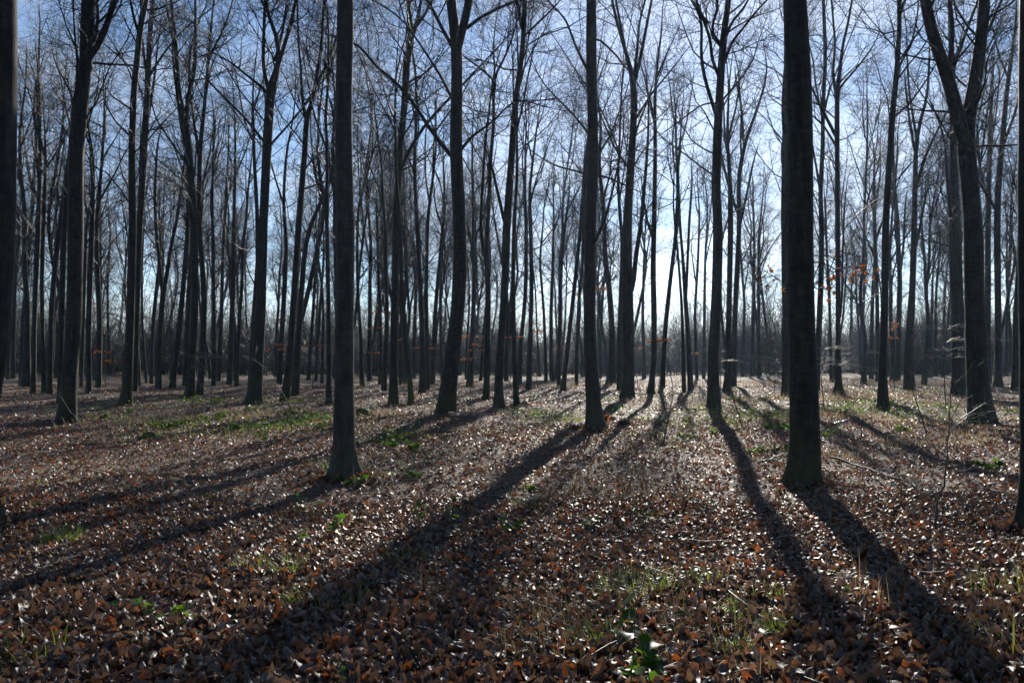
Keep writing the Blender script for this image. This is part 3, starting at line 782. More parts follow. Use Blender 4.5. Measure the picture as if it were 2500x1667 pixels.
# ------------------------------------------------------------------ farther trees of the same wood: nine kinds, copied
rng = np.random.default_rng(5)
PROTO = []
for k in range(6):
    r = np.random.default_rng(300 + k)
    H = r.uniform(17, 23)
    zz = np.linspace(0, H, 9)
    off = np.cumsum(r.normal(0, 0.26, (9, 2)), 0) + np.outer(zz, r.normal(0, 0.035, 2))
    off -= off[0]
    pts = np.concatenate([off, zz[:, None]], 1)
    r0 = r.uniform(0.075, 0.2)
    rad = r0 * (1 - zz / H) ** 0.75 + 0.012
    rad[0] *= 1.5
    P, R = resample(pts, rad, 30)
    tv, tq = trunk_mesh(P, R, r, 8)
    ax = [resample(pts, rad, 24)]
    t0 = r.uniform(0.28, 0.45)
    a, lr = grow(ax[0][0][None], ax[0][1][None], 4, t0, 0.8, 0.38, 0.1, H * 0.42, r, 9, rf=0.6, rmax=0.08, tip=0.014, trop=0.12, wob=0.12, lfall=0.5)
    lv, lq = tubes(a, lr, 5)
    b = Bag(); b.add(tv, tq); b.add(lv, lq)
    ax += [resample(a[m], lr[m], 24) for m in range(4)]
    cb = crown_for(ax, r, (1.5, 7, 6, 3), r.uniform(3.5, 6), 0.0045, 3, 2)
    PROTO.append((b.mesh("far_trunk", M_BARK), cb.mesh("far_crown", M_TWIG)))

placed = list(TREE_XY)
count = 0
tries = 0
while count < 150 and tries < 6000:
    tries += 1
    y = rng.uniform(46, 108)
    x = rng.uniform(-0.72, 0.72) * y
    px = W0 / 2 + x / y * F
    # the wood is thinner towards the sun, where the sky shows low between the stems
    if 1480 < px < 2300 and rng.random() > 0.3:
        continue
    if 1540 < px < 1780 and rng.random() > 0.4:
        continue
    if px < 900 and rng.random() > 0.72:
        continue
    if min((x - a) ** 2 + (y - b) ** 2 for a, b in placed) < 2.2 ** 2:
        continue
    placed.append((x, y))
    tm, cm = PROTO[rng.integers(6)]
    z0 = float(gz(x, y)) - 0.08
    side = ("left of the grey column" if px < 840 else "between the grey column and the straight grey trunk" if px < 1445 else
            "between the straight grey trunk and the widest near trunk" if px < 1955 else "right of the widest near trunk")
    root = thing("beech_tree", "slim far beech in the wood, " + side, "tree", (x, y, z0), "far trees " + side)
    root.rotation_euler = (0, 0, rng.uniform(0, 6.28))
    s = rng.uniform(0.85, 1.12)
    root.scale = (s, s, s * rng.uniform(0.9, 1.08))
    link("trunk", tm, root); link("crown", cm, root)
    count += 1

# ------------------------------------------------------------------ unseen wood beside and behind the camera, added to dim the sky light
rng = np.random.default_rng(8)
pts = []
while len(pts) < 95:
    x, y = rng.uniform(-34, 34), rng.uniform(-30, 45)
    if y > -3 and abs(x) < 0.74 * max(y, 0) + 3.2:
        continue
    if math.hypot(x, y) < 3.5 or any((x - a) ** 2 + (y - b) ** 2 < 3.4 ** 2 for a, b in pts + TREE_XY):
        continue
    pts.append((x, y))
me = bpy.data.meshes.new("unseen_wood")
me.from_pydata([(x, y, float(gz(x, y)) - 0.08) for x, y in pts], [], [])
wood = link("unseen_wood", me, kind="stuff", label="unseen bare beech wood beside and behind the camera, dimming the sky light", category="wood")
ng = bpy.data.node_groups.new("unseen_wood", 'GeometryNodeTree')
ng.interface.new_socket("Geometry", in_out='INPUT', socket_type='NodeSocketGeometry')
ng.interface.new_socket("Geometry", in_out='OUTPUT', socket_type='NodeSocketGeometry')
gi, go = ng.nodes.new("NodeGroupInput"), ng.nodes.new("NodeGroupOutput")
jn = ng.nodes.new("GeometryNodeJoinGeometry")
idx = ng.nodes.new("GeometryNodeInputIndex")
for k in range(4):
    t_o = next(o for o in COL.objects if o.data == PROTO[k][0])
    c_o = next(o for o in COL.objects if o.data == PROTO[k][1])
    j2 = ng.nodes.new("GeometryNodeJoinGeometry")
    for src in (t_o, c_o):
        oi = ng.nodes.new("GeometryNodeObjectInfo")
        oi.transform_space = 'ORIGINAL'
        oi.inputs["Object"].default_value = src
        oi.inputs["As Instance"].default_value = False
        ng.links.new(oi.outputs["Geometry"], j2.inputs["Geometry"])
    mo = ng.nodes.new("ShaderNodeMath"); mo.operation = 'MODULO'; mo.inputs[1].default_value = 4
    ng.links.new(idx.outputs["Index"], mo.inputs[0])
    cp = ng.nodes.new("ShaderNodeMath"); cp.operation = 'COMPARE'; cp.inputs[1].default_value = k; cp.inputs[2].default_value = 0.1
    ng.links.new(mo.outputs[0], cp.inputs[0])
    rv = ng.nodes.new("FunctionNodeRandomValue"); rv.data_type = 'FLOAT_VECTOR'
    rv.inputs[0].default_value = (0, 0, 0); rv.inputs[1].default_value = (0, 0, 6.28)
    ip = ng.nodes.new("GeometryNodeInstanceOnPoints")
    ng.links.new(gi.outputs[0], ip.inputs["Points"])
    ng.links.new(cp.outputs[0], ip.inputs["Selection"])
    ng.links.new(j2.outputs["Geometry"], ip.inputs["Instance"])
    ng.links.new(rv.outputs[0], ip.inputs["Rotation"])
    ng.links.new(ip.outputs["Instances"], jn.inputs["Geometry"])
ng.links.new(jn.outputs["Geometry"], go.inputs[0])
wood.modifiers.new("trees", 'NODES').node_group = ng

# ------------------------------------------------------------------ the far thicket: one mass of twigs and young stems
rng = np.random.default_rng(77)
NS = 90
x, y = rng.uniform(-3.5, 3.5, NS), rng.uniform(-3.5, 3.5, NS)
h = rng.uniform(3.0, 10.5, NS)
P0 = np.zeros((NS, 5, 3))
d = unit(np.stack([rng.normal(0, 0.2, NS), rng.normal(0, 0.2, NS), np.ones(NS)], 1))
P0[:, 0] = np.stack([x, y, np.full(NS, -0.1)], 1)
for k in range(1, 5):
    d = unit(d + rng.normal(0, 0.14, (NS, 3)))
    P0[:, k] = P0[:, k - 1] + d * (h / 4)[:, None]
R0 = rng.uniform(0.02, 0.055, NS)[:, None] * np.linspace(1, 0.3, 5)[None]
bag = Bag()
v, q = tubes(P0, R0, 3); bag.add(v, q)
P1, R1 = grow(P0, R0, 12, 0.08, 1.0, 0.75, 0.3, 2.2, rng, 3, rf=0.5, rmax=0.016, tip=0.009, trop=0.1, wob=0.25)
v, q = tubes(P1, R1, 3); bag.add(v, q)
P2, R2 = grow(P1, R1, 3, 0.2, 1.0, 0.7, 0.3, 1.0, rng, 2, rf=0.5, rmax=0.01, tip=0.007, trop=0.1, wob=0.25)
v, q = tubes(P2, R2, 3); bag.add(v, q)
th = link("thicket", bag.mesh("thicket", M_TWIG), kind="stuff", label="grey far-off thicket of bare twigs closing the wood", category="thicket")
ng = bpy.data.node_groups.new("thicket", 'GeometryNodeTree')
ng.interface.new_socket("Geometry", in_out='INPUT', socket_type='NodeSocketGeometry')
ng.interface.new_socket("Geometry", in_out='OUTPUT', socket_type='NodeSocketGeometry')
gi, go = ng.nodes.new("NodeGroupInput"), ng.nodes.new("NodeGroupOutput")
gr = ng.nodes.new("GeometryNodeMeshGrid")
gr.inputs["Size X"].default_value = 290; gr.inputs["Size Y"].default_value = 56
gr.inputs["Vertices X"].default_value = 46; gr.inputs["Vertices Y"].default_value = 6
sp = ng.nodes.new("GeometryNodeSetPosition")
ro = ng.nodes.new("FunctionNodeRandomValue"); ro.data_type = 'FLOAT_VECTOR'
ro.inputs[0].default_value = (-3, 113, 0); ro.inputs[1].default_value = (3, 119, 0)
ip = ng.nodes.new("GeometryNodeInstanceOnPoints")
rr_ = ng.nodes.new("FunctionNodeRandomValue"); rr_.data_type = 'FLOAT_VECTOR'
rr_.inputs[0].default_value = (0, 0, 0); rr_.inputs[1].default_value = (0, 0, 6.28); rr_.inputs["Seed"].default_value = 3
rs = ng.nodes.new("FunctionNodeRandomValue"); rs.data_type = 'FLOAT_VECTOR'
rs.inputs[0].default_value = (0.9, 0.9, 0.3); rs.inputs[1].default_value = (1.2, 1.2, 1.4); rs.inputs["Seed"].default_value = 9
for a_, b_ in ((gr.outputs["Mesh"], sp.inputs["Geometry"]), (ro.outputs[0], sp.inputs["Offset"]), (sp.outputs["Geometry"], ip.inputs["Points"]),
               (gi.outputs[0], ip.inputs["Instance"]), (rr_.outputs[0], ip.inputs["Rotation"]), (rs.outputs[0], ip.inputs["Scale"]), (ip.outputs["Instances"], go.inputs[0])):
    ng.links.new(a_, b_)
th.modifiers.new("clumps", 'NODES').node_group = ng

# ------------------------------------------------------------------ leaves
def leaf_shape(L, Wd, rows, cols, curl, cup, twist, rng):
    """an ovate leaf lying along +x, curled and cupped; returns verts, tris"""
    u = np.linspace(0, 1, rows)
    prof = np.sin(np.pi * u ** 0.85) ** 0.6
    prof[0], prof[-1] = 0.06, 0.04
    vv = []
    ang = (u - 0.5) * curl
    cx = np.cumsum(np.concatenate([[0], np.cos(ang[1:])])) * L / (rows - 1)
    cz = np.cumsum(np.concatenate([[0], np.sin(ang[1:])])) * L / (rows - 1)
    for k in range(rows):
        for c in range(cols):
            s = (c / (cols - 1) - 0.5) * 2 if cols > 1 else 0
            wv = Wd / 2 * prof[k] * s * (1 + 0.12 * rng.normal())
            z = cup * abs(s) * Wd / 2 * prof[k] + twist * wv * (u[k] - 0.5) + 0.05 * Wd * rng.normal() * abs(s)
            vv.append((cx[k] - L / 2, wv, cz[k] + z))
    f = []
    for k in range(rows - 1):
        for c in range(cols - 1):
            a = k * cols + c
            f += [(a, a + cols, a + cols + 1), (a, a + cols + 1, a + 1)]
    vv = np.array(vv)
    vv[:, 2] -= vv[:, 2].mean()
    return vv, np.array(f)


def euler_mats(rx, ry, rz):
    cx, sx, cy, sy, cz, sz = np.cos(rx), np.sin(rx), np.cos(ry), np.sin(ry), np.cos(rz), np.sin(rz)
    M = np.empty((len(rx), 3, 3))
    M[:, 0, 0] = cz * cy; M[:, 0, 1] = cz * sy * sx - sz * cx; M[:, 0, 2] = cz * sy * cx + sz * sx
    M[:, 1, 0] = sz * cy; M[:, 1, 1] = sz * sy * sx + cz * cx; M[:, 1, 2] = sz * sy * cx - cz * sx
    M[:, 2, 0] = -sy; M[:, 2, 1] = cy * sx; M[:, 2, 2] = cy * cx
    return M


def scatter(bag, shapes, pos, rot, scl, rnd):
    """many copies of small shapes, joined"""
    pick = np.arange(len(pos)) % len(shapes)
    for k, (sv, sf) in enumerate(shapes):
        m = pick == k
        if not m.any():
            continue
        vv = np.einsum('nij,kj->nki', rot[m], sv) * scl[m][:, None, None] + pos[m][:, None]
        nv = len(sv)
        ff = sf[None] + (np.arange(m.sum()) * nv)[:, None, None]
        bag.add(vv.reshape(-1, 3), t=ff.reshape(-1, 3), a=np.repeat(rnd[m], nv))


def shapes(n, rows, cols, seed, L=0.07, Wd=0.045, flat=1.0):
    r = np.random.default_rng(seed)
    return [leaf_shape(L * r.uniform(0.8, 1.25), Wd * r.uniform(0.8, 1.3), rows, cols, r.choice([-1, 1]) * r.uniform(0.5, 2.8) * flat,
                       r.normal(0.1, 0.6) * flat, r.normal(0, 5) * flat, r) for _ in range(n)]


def wedge(n, d0, d1, rng, half=0.74):
    d = np.sqrt(rng.uniform(d0 ** 2, d1 ** 2, n))
    x = rng.uniform(-half, half, n) * d
    return x, d


def litter_rnd(x, y, rng):
    """leaf colour number: greys and browns, some rust, gathered in loose drifts"""
    n = len(x)
    drift = 0.5 + 0.5 * np.sin(x * 1.1 + 0.7 * np.sin(y * 0.9)) * np.sin(y * 0.8 + 1.0)
    base = rng.beta(2.2, 2.2, n) * 0.78
    rust = rng.random(n) < 0.06 + 0.14 * drift
    return np.where(rust, rng.uniform(0.8, 1.0, n), base)


rng = np.random.default_rng(11)
bag = Bag()
for (n, d0, d1, sh, s0, lift, tilt) in (
        (10000, 3.0, 5.6, shapes(18, 6, 3, 8), 0.96, 0.035, 0.5), (23000, 5.6, 9.0, shapes(18, 4, 3, 1), 0.96, 0.035, 0.42),
        (50000, 9.0, 21, shapes(14, 3, 3, 2), 0.98, 0.035, 0.45),
        (52000, 21, 50, shapes(12, 3, 2, 3), 1.35, 0.03, 0.45),
        (26000, 50, 82, shapes(8, 2, 2, 4), 2.1, 0.03, 0.45)):
    x, y = wedge(n, d0, d1, rng)
    sc = s0 * rng.uniform(0.5, 1.45, n)
    z = gz(x, y) + 0.006 + lift * rng.random(n) ** 1.5
    R_ = euler_mats(rng.normal(0, tilt, n), rng.normal(0, tilt, n), rng.uniform(0, 6.28, n))
    scatter(bag, sh, np.stack([x, y, z], 1), R_, sc, litter_rnd(x, y, rng))
for (tx, ty) in sorted(TREE_XY, key=lambda p: p[1])[:26]:
    n = 150 if ty < 14 else 90
    a = rng.uniform(0, 6.28, n); rr = 0.2 + rng.gamma(1.6, 0.12, n)
    x, y = tx + rr * np.cos(a), ty + rr * np.sin(a)
    z = gz(x, y) + 0.01 + np.clip(0.09 - 0.14 * (rr - 0.2), 0, 1) * rng.random(n)
    scatter(bag, shapes(12, 4, 3, 6), np.stack([x, y, z], 1), euler_mats(rng.normal(0, 0.6, n), rng.normal(0, 0.6, n), rng.uniform(0, 6.28, n)), rng.uniform(0.7, 1.3, n), litter_rnd(x, y, rng))
link("leaf_litter", bag.mesh("leaf_litter", M_LITTER, attr="rnd"), kind="stuff",
     label="brown carpet of fallen beech leaves covering the forest floor", category="leaf litter")

# the nearest fallen leaves, one by one
sh = [make_mesh("fallen_leaf", sv, None, sf, M_LEAF) for sv, sf in shapes(20, 7, 4, 9, 0.068, 0.044)]
made = 0
while made < 300:
    px, py = rng.uniform(0, 2500), 1667 - 330 * rng.random() ** 1.6
    p = ground_at(px, py)
    o = link("fallen_leaf", sh[made % 20], FLOOR)
    o.location = (p[0], p[1], p[2] + rng.uniform(0.03, 0.05))
    o.rotation_euler = (rng.normal(0, 0.4), rng.normal(0, 0.4), rng.uniform(0, 6.28))
    s = rng.uniform(0.75, 1.3)
    o.scale = (s, s, s)
    made += 1


# ------------------------------------------------------------------ grass
def blades(bag, cx, cy, rad, n, hmin, hmax, rng, wid=0.004, droop=0.9):
    r = rad * np.sqrt(rng.random(n)); a = rng.uniform(0, 6.28, n)
    x, y = cx + r * np.cos(a), cy + r * np.sin(a)
    z = gz(x, y)
    h = rng.uniform(hmin, hmax, n)
    out = rng.uniform(0, 6.28, n) * 0.4 + a * 0.6
    lean = rng.uniform(0.1, droop, n)
    K = 4
    P = np.empty((n, K, 3)); P[:, 0] = np.stack([x, y, z], 1)
    for k in range(1, K):
        th_ = lean * (0.4 + 0.75 * k)
        dd = np.stack([np.cos(out) * np.sin(th_), np.sin(out) * np.sin(th_), np.cos(th_)], 1)
        P[:, k] = P[:, k - 1] + dd * (h / (K - 1))[:, None]
    sd = np.stack([-np.sin(out), np.cos(out), np.zeros(n)], 1)
    wd = wid * rng.uniform(0.7, 1.3, n)
    tw = np.array([1.0, 0.9, 0.65, 0.08])
    v = np.stack([P - sd[:, None] * (wd[:, None] * tw[None])[..., None], P + sd[:, None] * (wd[:, None] * tw[None])[..., None]], 2)
    b0 = (np.arange(n) * K * 2)[:, None]
    k = np.arange(K - 1)[None] * 2
    q = np.stack([b0 + k, b0 + k + 1, b0 + k + 3, b0 + k + 2], -1).reshape(-1, 4)
    bag.add(v.reshape(-1, 3), q, a=np.repeat(rng.random(n), K * 2))


def tuft(px, py, rad, n, h, green, label):
    p = ground_at(px, py)
    o = thing("grass_tuft", label, "grass", p, "grass tufts in the leaf litter")
    r = np.random.default_rng(int(px * 7 + py))
    if green > 0:
        b = Bag(); blades(b, p[0], p[1], rad, int(1.8 * n * green), h * 0.4, h, r, 0.0022 + 0.0003 * p[1] / 4)
        link("green_blades", b.mesh("green_blades", M_GRASS, attr="rnd", origin=p), o, kind="stuff")
    if green < 1:
        b = Bag(); blades(b, p[0], p[1], rad * 1.25, int(1.8 * n * (1 - green)), h * 0.4, h * 1.2, r, 0.0014 + 0.0003 * p[1] / 4, 1.7)
        link("dry_blades", b.mesh("dry_blades", M_STRAW, attr="rnd", origin=p), o, kind="stuff")


tuft(152, 1322, 0.17, 260, 0.17, 0.95, "rounded green grass tuft beside the left edge trunk's root")
tuft(722, 1468, 0.10, 90, 0.12, 0.9, "small green grass tuft in the shade left of the middle foreground")
tuft(612, 1385, 0.16, 110, 0.15, 0.6, "straggly half-dry grass tuft in the left middle ground")
tuft(700, 1392, 0.14, 110, 0.15, 0.6, "half-dry grass tuft just right of the straggly one on the left")
tuft(1560, 1440, 0.30, 330, 0.16, 0.6, "large pale yellow-green grass patch right of the middle foreground")
tuft(1450, 1560, 0.16, 150, 0.13, 0.9, "low green grass tuft near the bottom middle, behind the dark seedling")
tuft(1350, 1510, 0.22, 170, 0.2, 0.05, "tan dry grass clump left of the pale yellow-green patch")
tuft(1300, 1600, 0.16, 70, 0.2, 0.1, "thin dry grass wisps at the bottom middle")
tuft(1895, 1540, 0.12, 130, 0.13, 0.95, "bright green grass tuft between the two long shadows, lower one")
tuft(1800, 1497, 0.10, 90, 0.12, 0.9, "bright green grass tuft left of the lower one between the shadows")
tuft(1868, 1455, 0.12, 100, 0.11, 0.9, "green grass tuft at the edge of the left long shadow")
tuft(1728, 1415, 0.14, 120, 0.11, 0.85, "short green grass tuft left of the left long shadow")
tuft(1715, 1535, 0.22, 180, 0.22, 0.05, "dry tan grass clump right of the dark seedling at the bottom")
tuft(1790, 1590, 0.12, 90, 0.13, 0.9, "green grass tuft near the bottom right of the middle")
tuft(2140, 1455, 0.2, 80, 0.3, 0.0, "tall arching dry grass clump inside the right long shadow")
tuft(2425, 1440, 0.2, 90, 0.22, 0.4, "mixed green and dry grass clump near the right edge")
tuft(2460, 1570, 0.2, 110, 0.25, 0.15, "dry grass clump in the bottom right corner")
tuft(1290, 1240, 0.2, 90, 0.14, 0.7, "thin green grass tuft in the middle ground by the fallen stick")
tuft(1580, 1262, 0.16, 70, 0.12, 0.8, "thin green grass tuft right of the bright green seedling")
tuft(985, 1370, 0.2, 70, 0.14, 0.8, "dim green grass tuft in the shaded foreground left of centre")
tuft(840, 1480, 0.2, 60, 0.13, 0.8, "dim green grass tuft at lower left of centre")
tuft(1030, 1440, 0.12, 40, 0.22, 0.0, "few tall dry grass blades left of the middle foreground")
tuft(1870, 1640, 0.12, 30, 0.2, 0.2, "few long grass blades at the bottom edge right of the middle")
tuft(60, 1600, 0.2, 70, 0.2, 0.7, "dim grass blades in the bottom left corner")

bag = Bag()
rng = np.random.default_rng(21)
for (px, py, wx, n, h) in ((1440, 1165, 1.5, 900, 0.12), (1530, 1190, 1.0, 500, 0.12), (1400, 1185, 0.8, 300, 0.12), (2000, 1108, 1.0, 600, 0.16), (490, 1012, 2.2, 1100, 0.3),
                           (1340, 1008, 1.8, 800, 0.18), (1860, 1022, 2.5, 1300, 0.28), (2120, 1020, 2.2, 1000, 0.28), (2280, 1085, 1.2, 600, 0.25), (2400, 1060, 1.6, 600, 0.25),
                           (1680, 985, 2.6, 900, 0.3), (1900, 975, 3.4, 1300, 0.35), (2100, 965, 3.0, 1100, 0.35), (2250, 980, 3.0, 1000, 0.35), (1150, 1000, 2.5, 700, 0.2), (760, 1010, 2.5, 700, 0.28),
                           (880, 1010, 1.8, 500, 0.22), (330, 1020, 2.0, 500, 0.28), (1000, 940, 6, 1000, 0.4), (1400, 940, 6, 1000, 0.4), (1800, 935, 6, 1400, 0.45), (2150, 935, 6, 1400, 0.45), (1700, 1100, 1.4, 300, 0.14),
                           (1500, 1330, 1.5, 120, 0.14), (1250, 1420, 1.2, 120, 0.16), (1650, 1450, 1.2, 120, 0.15), (2200, 1350, 1.5, 80, 0.15), (400, 1250, 2.0, 200, 0.15), (700, 1300, 1.5, 160, 0.15)):
    p = ground_at(px, py)
    blades(bag, p[0], p[1], wx, n, h * 0.4, h, rng, 0.0016 + 0.00022 * p[1], 1.0)
link("dry_grass", bag.mesh("dry_grass", M_STRAW, attr="rnd"), kind="stuff", label="sparse tan dry grass growing through the fallen leaves", category="dry grass")


bag = Bag()
rng = np.random.default_rng(24)
for (px, py, wx, n, h) in ((1580, 1420, 0.5, 260, 0.1), (1520, 1460, 0.6, 200, 0.09), (1640, 1500, 0.8, 200, 0.09), (1450, 1545, 0.5, 140, 0.09), (1820, 1500, 0.6, 160, 0.09), (1340, 1008, 1.6, 500, 0.14), (1400, 1015, 1.2, 300, 0.14),
                           (1750, 1030, 2.5, 600, 0.2), (1900, 1000, 3, 700, 0.22), (2080, 985, 3.5, 700, 0.22), (700, 1040, 2.5, 600, 0.18), (560, 1050, 2.5, 500, 0.18), (400, 1060, 2.0, 300, 0.16), (900, 1130, 1.2, 250, 0.12),
                           (150, 1150, 1.5, 200, 0.13), (300, 1180, 1.6, 200, 0.12), (1150, 1060, 2, 300, 0.14), (1550, 1080, 2, 350, 0.14), (1660, 1060, 1.6, 300, 0.15), (860, 1160, 0.6, 200, 0.1), (1260, 1230, 0.7, 100, 0.1), (2250, 1020, 2.5, 400, 0.2)):
    p = ground_at(px, py)
    blades(bag, p[0], p[1], wx, n, h * 0.4, h, rng, 0.0016 + 0.00022 * p[1], 1.0)
link("green_grass", bag.mesh("green_grass", M_GRASS, attr="rnd"), kind="stuff", label="sparse yellow-green grass blades coming up through the leaf litter", category="grass")

# low green cover in the middle distance: small bramble and ivy leaves close to the ground
bag = Bag()
rng = np.random.default_rng(23)
for (px, py, wx, wy, n) in ((560, 1040, 3.0, 2.0, 900), (730, 1030, 2.5, 2.0, 900), (420, 1030, 2.2, 1.5, 450), (960, 1075, 1.4, 1.2, 350), (1340, 1008, 1.6, 1.2, 450), (1720, 1035, 2.2, 1.6, 500),
                            (1860, 1020, 2.6, 2.2, 900), (2050, 1000, 3.0, 2.5, 900), (2180, 1010, 2.6, 2.2, 600), (1780, 965, 5.0, 4.0, 1000), (2100, 955, 6.0, 5.0, 1300), (1600, 975, 4.0, 3.0, 600),
                            (700, 985, 4.0, 3.0, 700), (500, 985, 4.0, 3.0, 700), (300, 1000, 3.0, 2.5, 450), (1050, 990, 4.0, 3.0, 300), (2400, 1010, 3.0, 2.5, 400), (1500, 1010, 3.0, 2.0, 350), (2350, 965, 5, 4, 600)):
    p = ground_at(px, py)
    x, y = p[0] + rng.normal(0, wx * 0.5, n), p[1] + rng.normal(0, wy * 0.5, n)
    keep = (np.sin(x * 2.1 + np.sin(y * 1.7)) + np.sin(y * 1.9 + 1.3 * x) + rng.normal(0, 0.7, n)) > 0.0
    x, y = x[keep], y[keep]; n = len(x)
    z = gz(x, y) + 0.04 + 0.16 * rng.random(n) ** 2
    scatter(bag, shapes(8, 3, 3, 12, 0.07, 0.05, 0.4), np.stack([x, y, z], 1), euler_mats(rng.normal(0, 0.4, n), rng.normal(0, 0.4, n), rng.uniform(0, 6.28, n)), rng.uniform(0.7, 1.3, n), rng.random(n))
link("ground_cover", bag.mesh("ground_cover", M_GREEN, attr="rnd"), kind="stuff", label="low green bramble and ivy leaves creeping over the leaf litter", category="ground cover")

# ------------------------------------------------------------------ green plants: brambles and seedlings
def plant(label, px, py, h, nstem, nleaf, size, seed, name="bramble", split=False, spread=0.5, group=None):
    p = ground_at(px, py)
    r = np.random.default_rng(seed)
    o = thing(name, label, "plant", p, group)
    K = 6
    P = np.zeros((nstem, K, 3))
    a = r.uniform(0, 6.28, nstem)
    d = unit(np.stack([np.cos(a) * spread, np.sin(a) * spread, np.ones(nstem)], 1))
    P[:, 0] = np.stack([0.02 * np.cos(a), 0.02 * np.sin(a), np.full(nstem, -0.02)], 1)
    hh = h * r.uniform(0.75, 1.1, nstem)
    for k in range(1, K):
        d = unit(d + r.normal(0, 0.13, (nstem, 3)) + np.array([0, 0, -0.04 * k]))
        P[:, k] = P[:, k - 1] + d * (hh / (K - 1))[:, None]
    R = np.linspace(0.0035, 0.0015, K)[None] * np.ones((nstem, 1)) * (1 + 0.03 * p[1])
    v, q = tubes(P, R, 4)
    link("stem", make_mesh("stem", v, q, None, M_DARKSTEM), o)
    sh = shapes(4, 6 if split else 4, 3, seed + 1, size, size * 0.72, 0.3)
    bag = Bag()
    me = [make_mesh("leaf", sv, None, sf, M_GREEN1) for sv, sf in sh] if split else None
    pos, rot, rn, sc = [], [], [], []
    for s in range(nstem):
        for m in range(nleaf):
            t = (0.35 + 0.65 * (m + r.random()) / nleaf) * (K - 1)
            i = min(int(t), K - 2)
            c = P[s, i] * (1 - t + i) + P[s, i + 1] * (t - i)
            az = r.uniform(0, 6.28)
            off = np.array([math.cos(az), math.sin(az), 0.1]) * size * 0.55
            pos.append(c + off)
            rot.append((r.normal(0, 0.35), r.normal(0.15, 0.4), az)); rn.append(r.random()); sc.append(r.uniform(0.7, 1.2))
    pos, rot, rn, sc = np.array(pos), np.array(rot), np.array(rn), np.array(sc)
    if split:
        for k in range(len(pos)):
            l_ = link("leaf", me[k % 4], o, pos[k])
            l_.rotation_euler = rot[k]
            l_.scale = (sc[k],) * 3
    else:
        scatter(bag, sh, pos, euler_mats(rot[:, 0], rot[:, 1], rot[:, 2]), sc, rn)
        link("foliage", bag.mesh("foliage", M_GREEN, attr="rnd"), o, kind="stuff")


plant("dark green leafy seedling on a tall thin stem, middle of the foreground", 1108, 1312, 0.46, 1, 11, 0.075, 1, "seedling", True, 0.05)
plant("dim green seedling left of the tall-stemmed one", 1025, 1296, 0.4, 1, 9, 0.075, 2, "seedling", True, 0.1)
plant("light green low seedling right of the tall-stemmed one", 1240, 1308, 0.2, 2, 7, 0.07, 3, "seedling", True, 0.35)
plant("bright translucent green seedling standing alone right of centre", 1432, 1292, 0.17, 1, 9, 0.085, 4, "seedling", True, 0.1)
plant("large dark-leaved seedling at the bottom edge, left shoot", 1535, 1715, 0.5, 1, 10, 0.1, 5, "seedling", True, 0.12)
plant("large dark-leaved seedling at the bottom edge, right shoot", 1618, 1728, 0.42, 1, 10, 0.11, 6, "seedling", True, 0.1)
plant("dark green seedling in deep shade at lower left", 425, 1545, 0.38, 2, 8, 0.075, 7, "seedling", True, 0.3)
plant("green bramble left of the grey column's root, upper of the cluster", 735, 1262, 0.28, 3, 6, 0.07, 8, "bramble", True, 0.6)
plant("green bramble left of the grey column's root, lower right of the cluster", 805, 1320, 0.3, 2, 7, 0.075, 9, "bramble", True, 0.4)
plant("green bramble left of the grey column's root, lowest of the cluster", 720, 1342, 0.24, 2, 6, 0.07, 10, "bramble", True, 0.5)
plant("small green shoot cut by the bottom edge, left of centre", 818, 1672, 0.1, 1, 5, 0.06, 11, "seedling", True, 0.2)
plant("small bright green shoot between the long shadows", 2030, 1412, 0.07, 1, 4, 0.055, 12, "seedling", True, 0.3)
plant("small bright green shoot just below the other one between the long shadows", 2052, 1448, 0.07, 1, 4, 0.055, 13, "seedling", True, 0.3)
plant("small green shoot inside the right long shadow", 2095, 1425, 0.09, 1, 4, 0.06, 14, "seedling", True, 0.3)
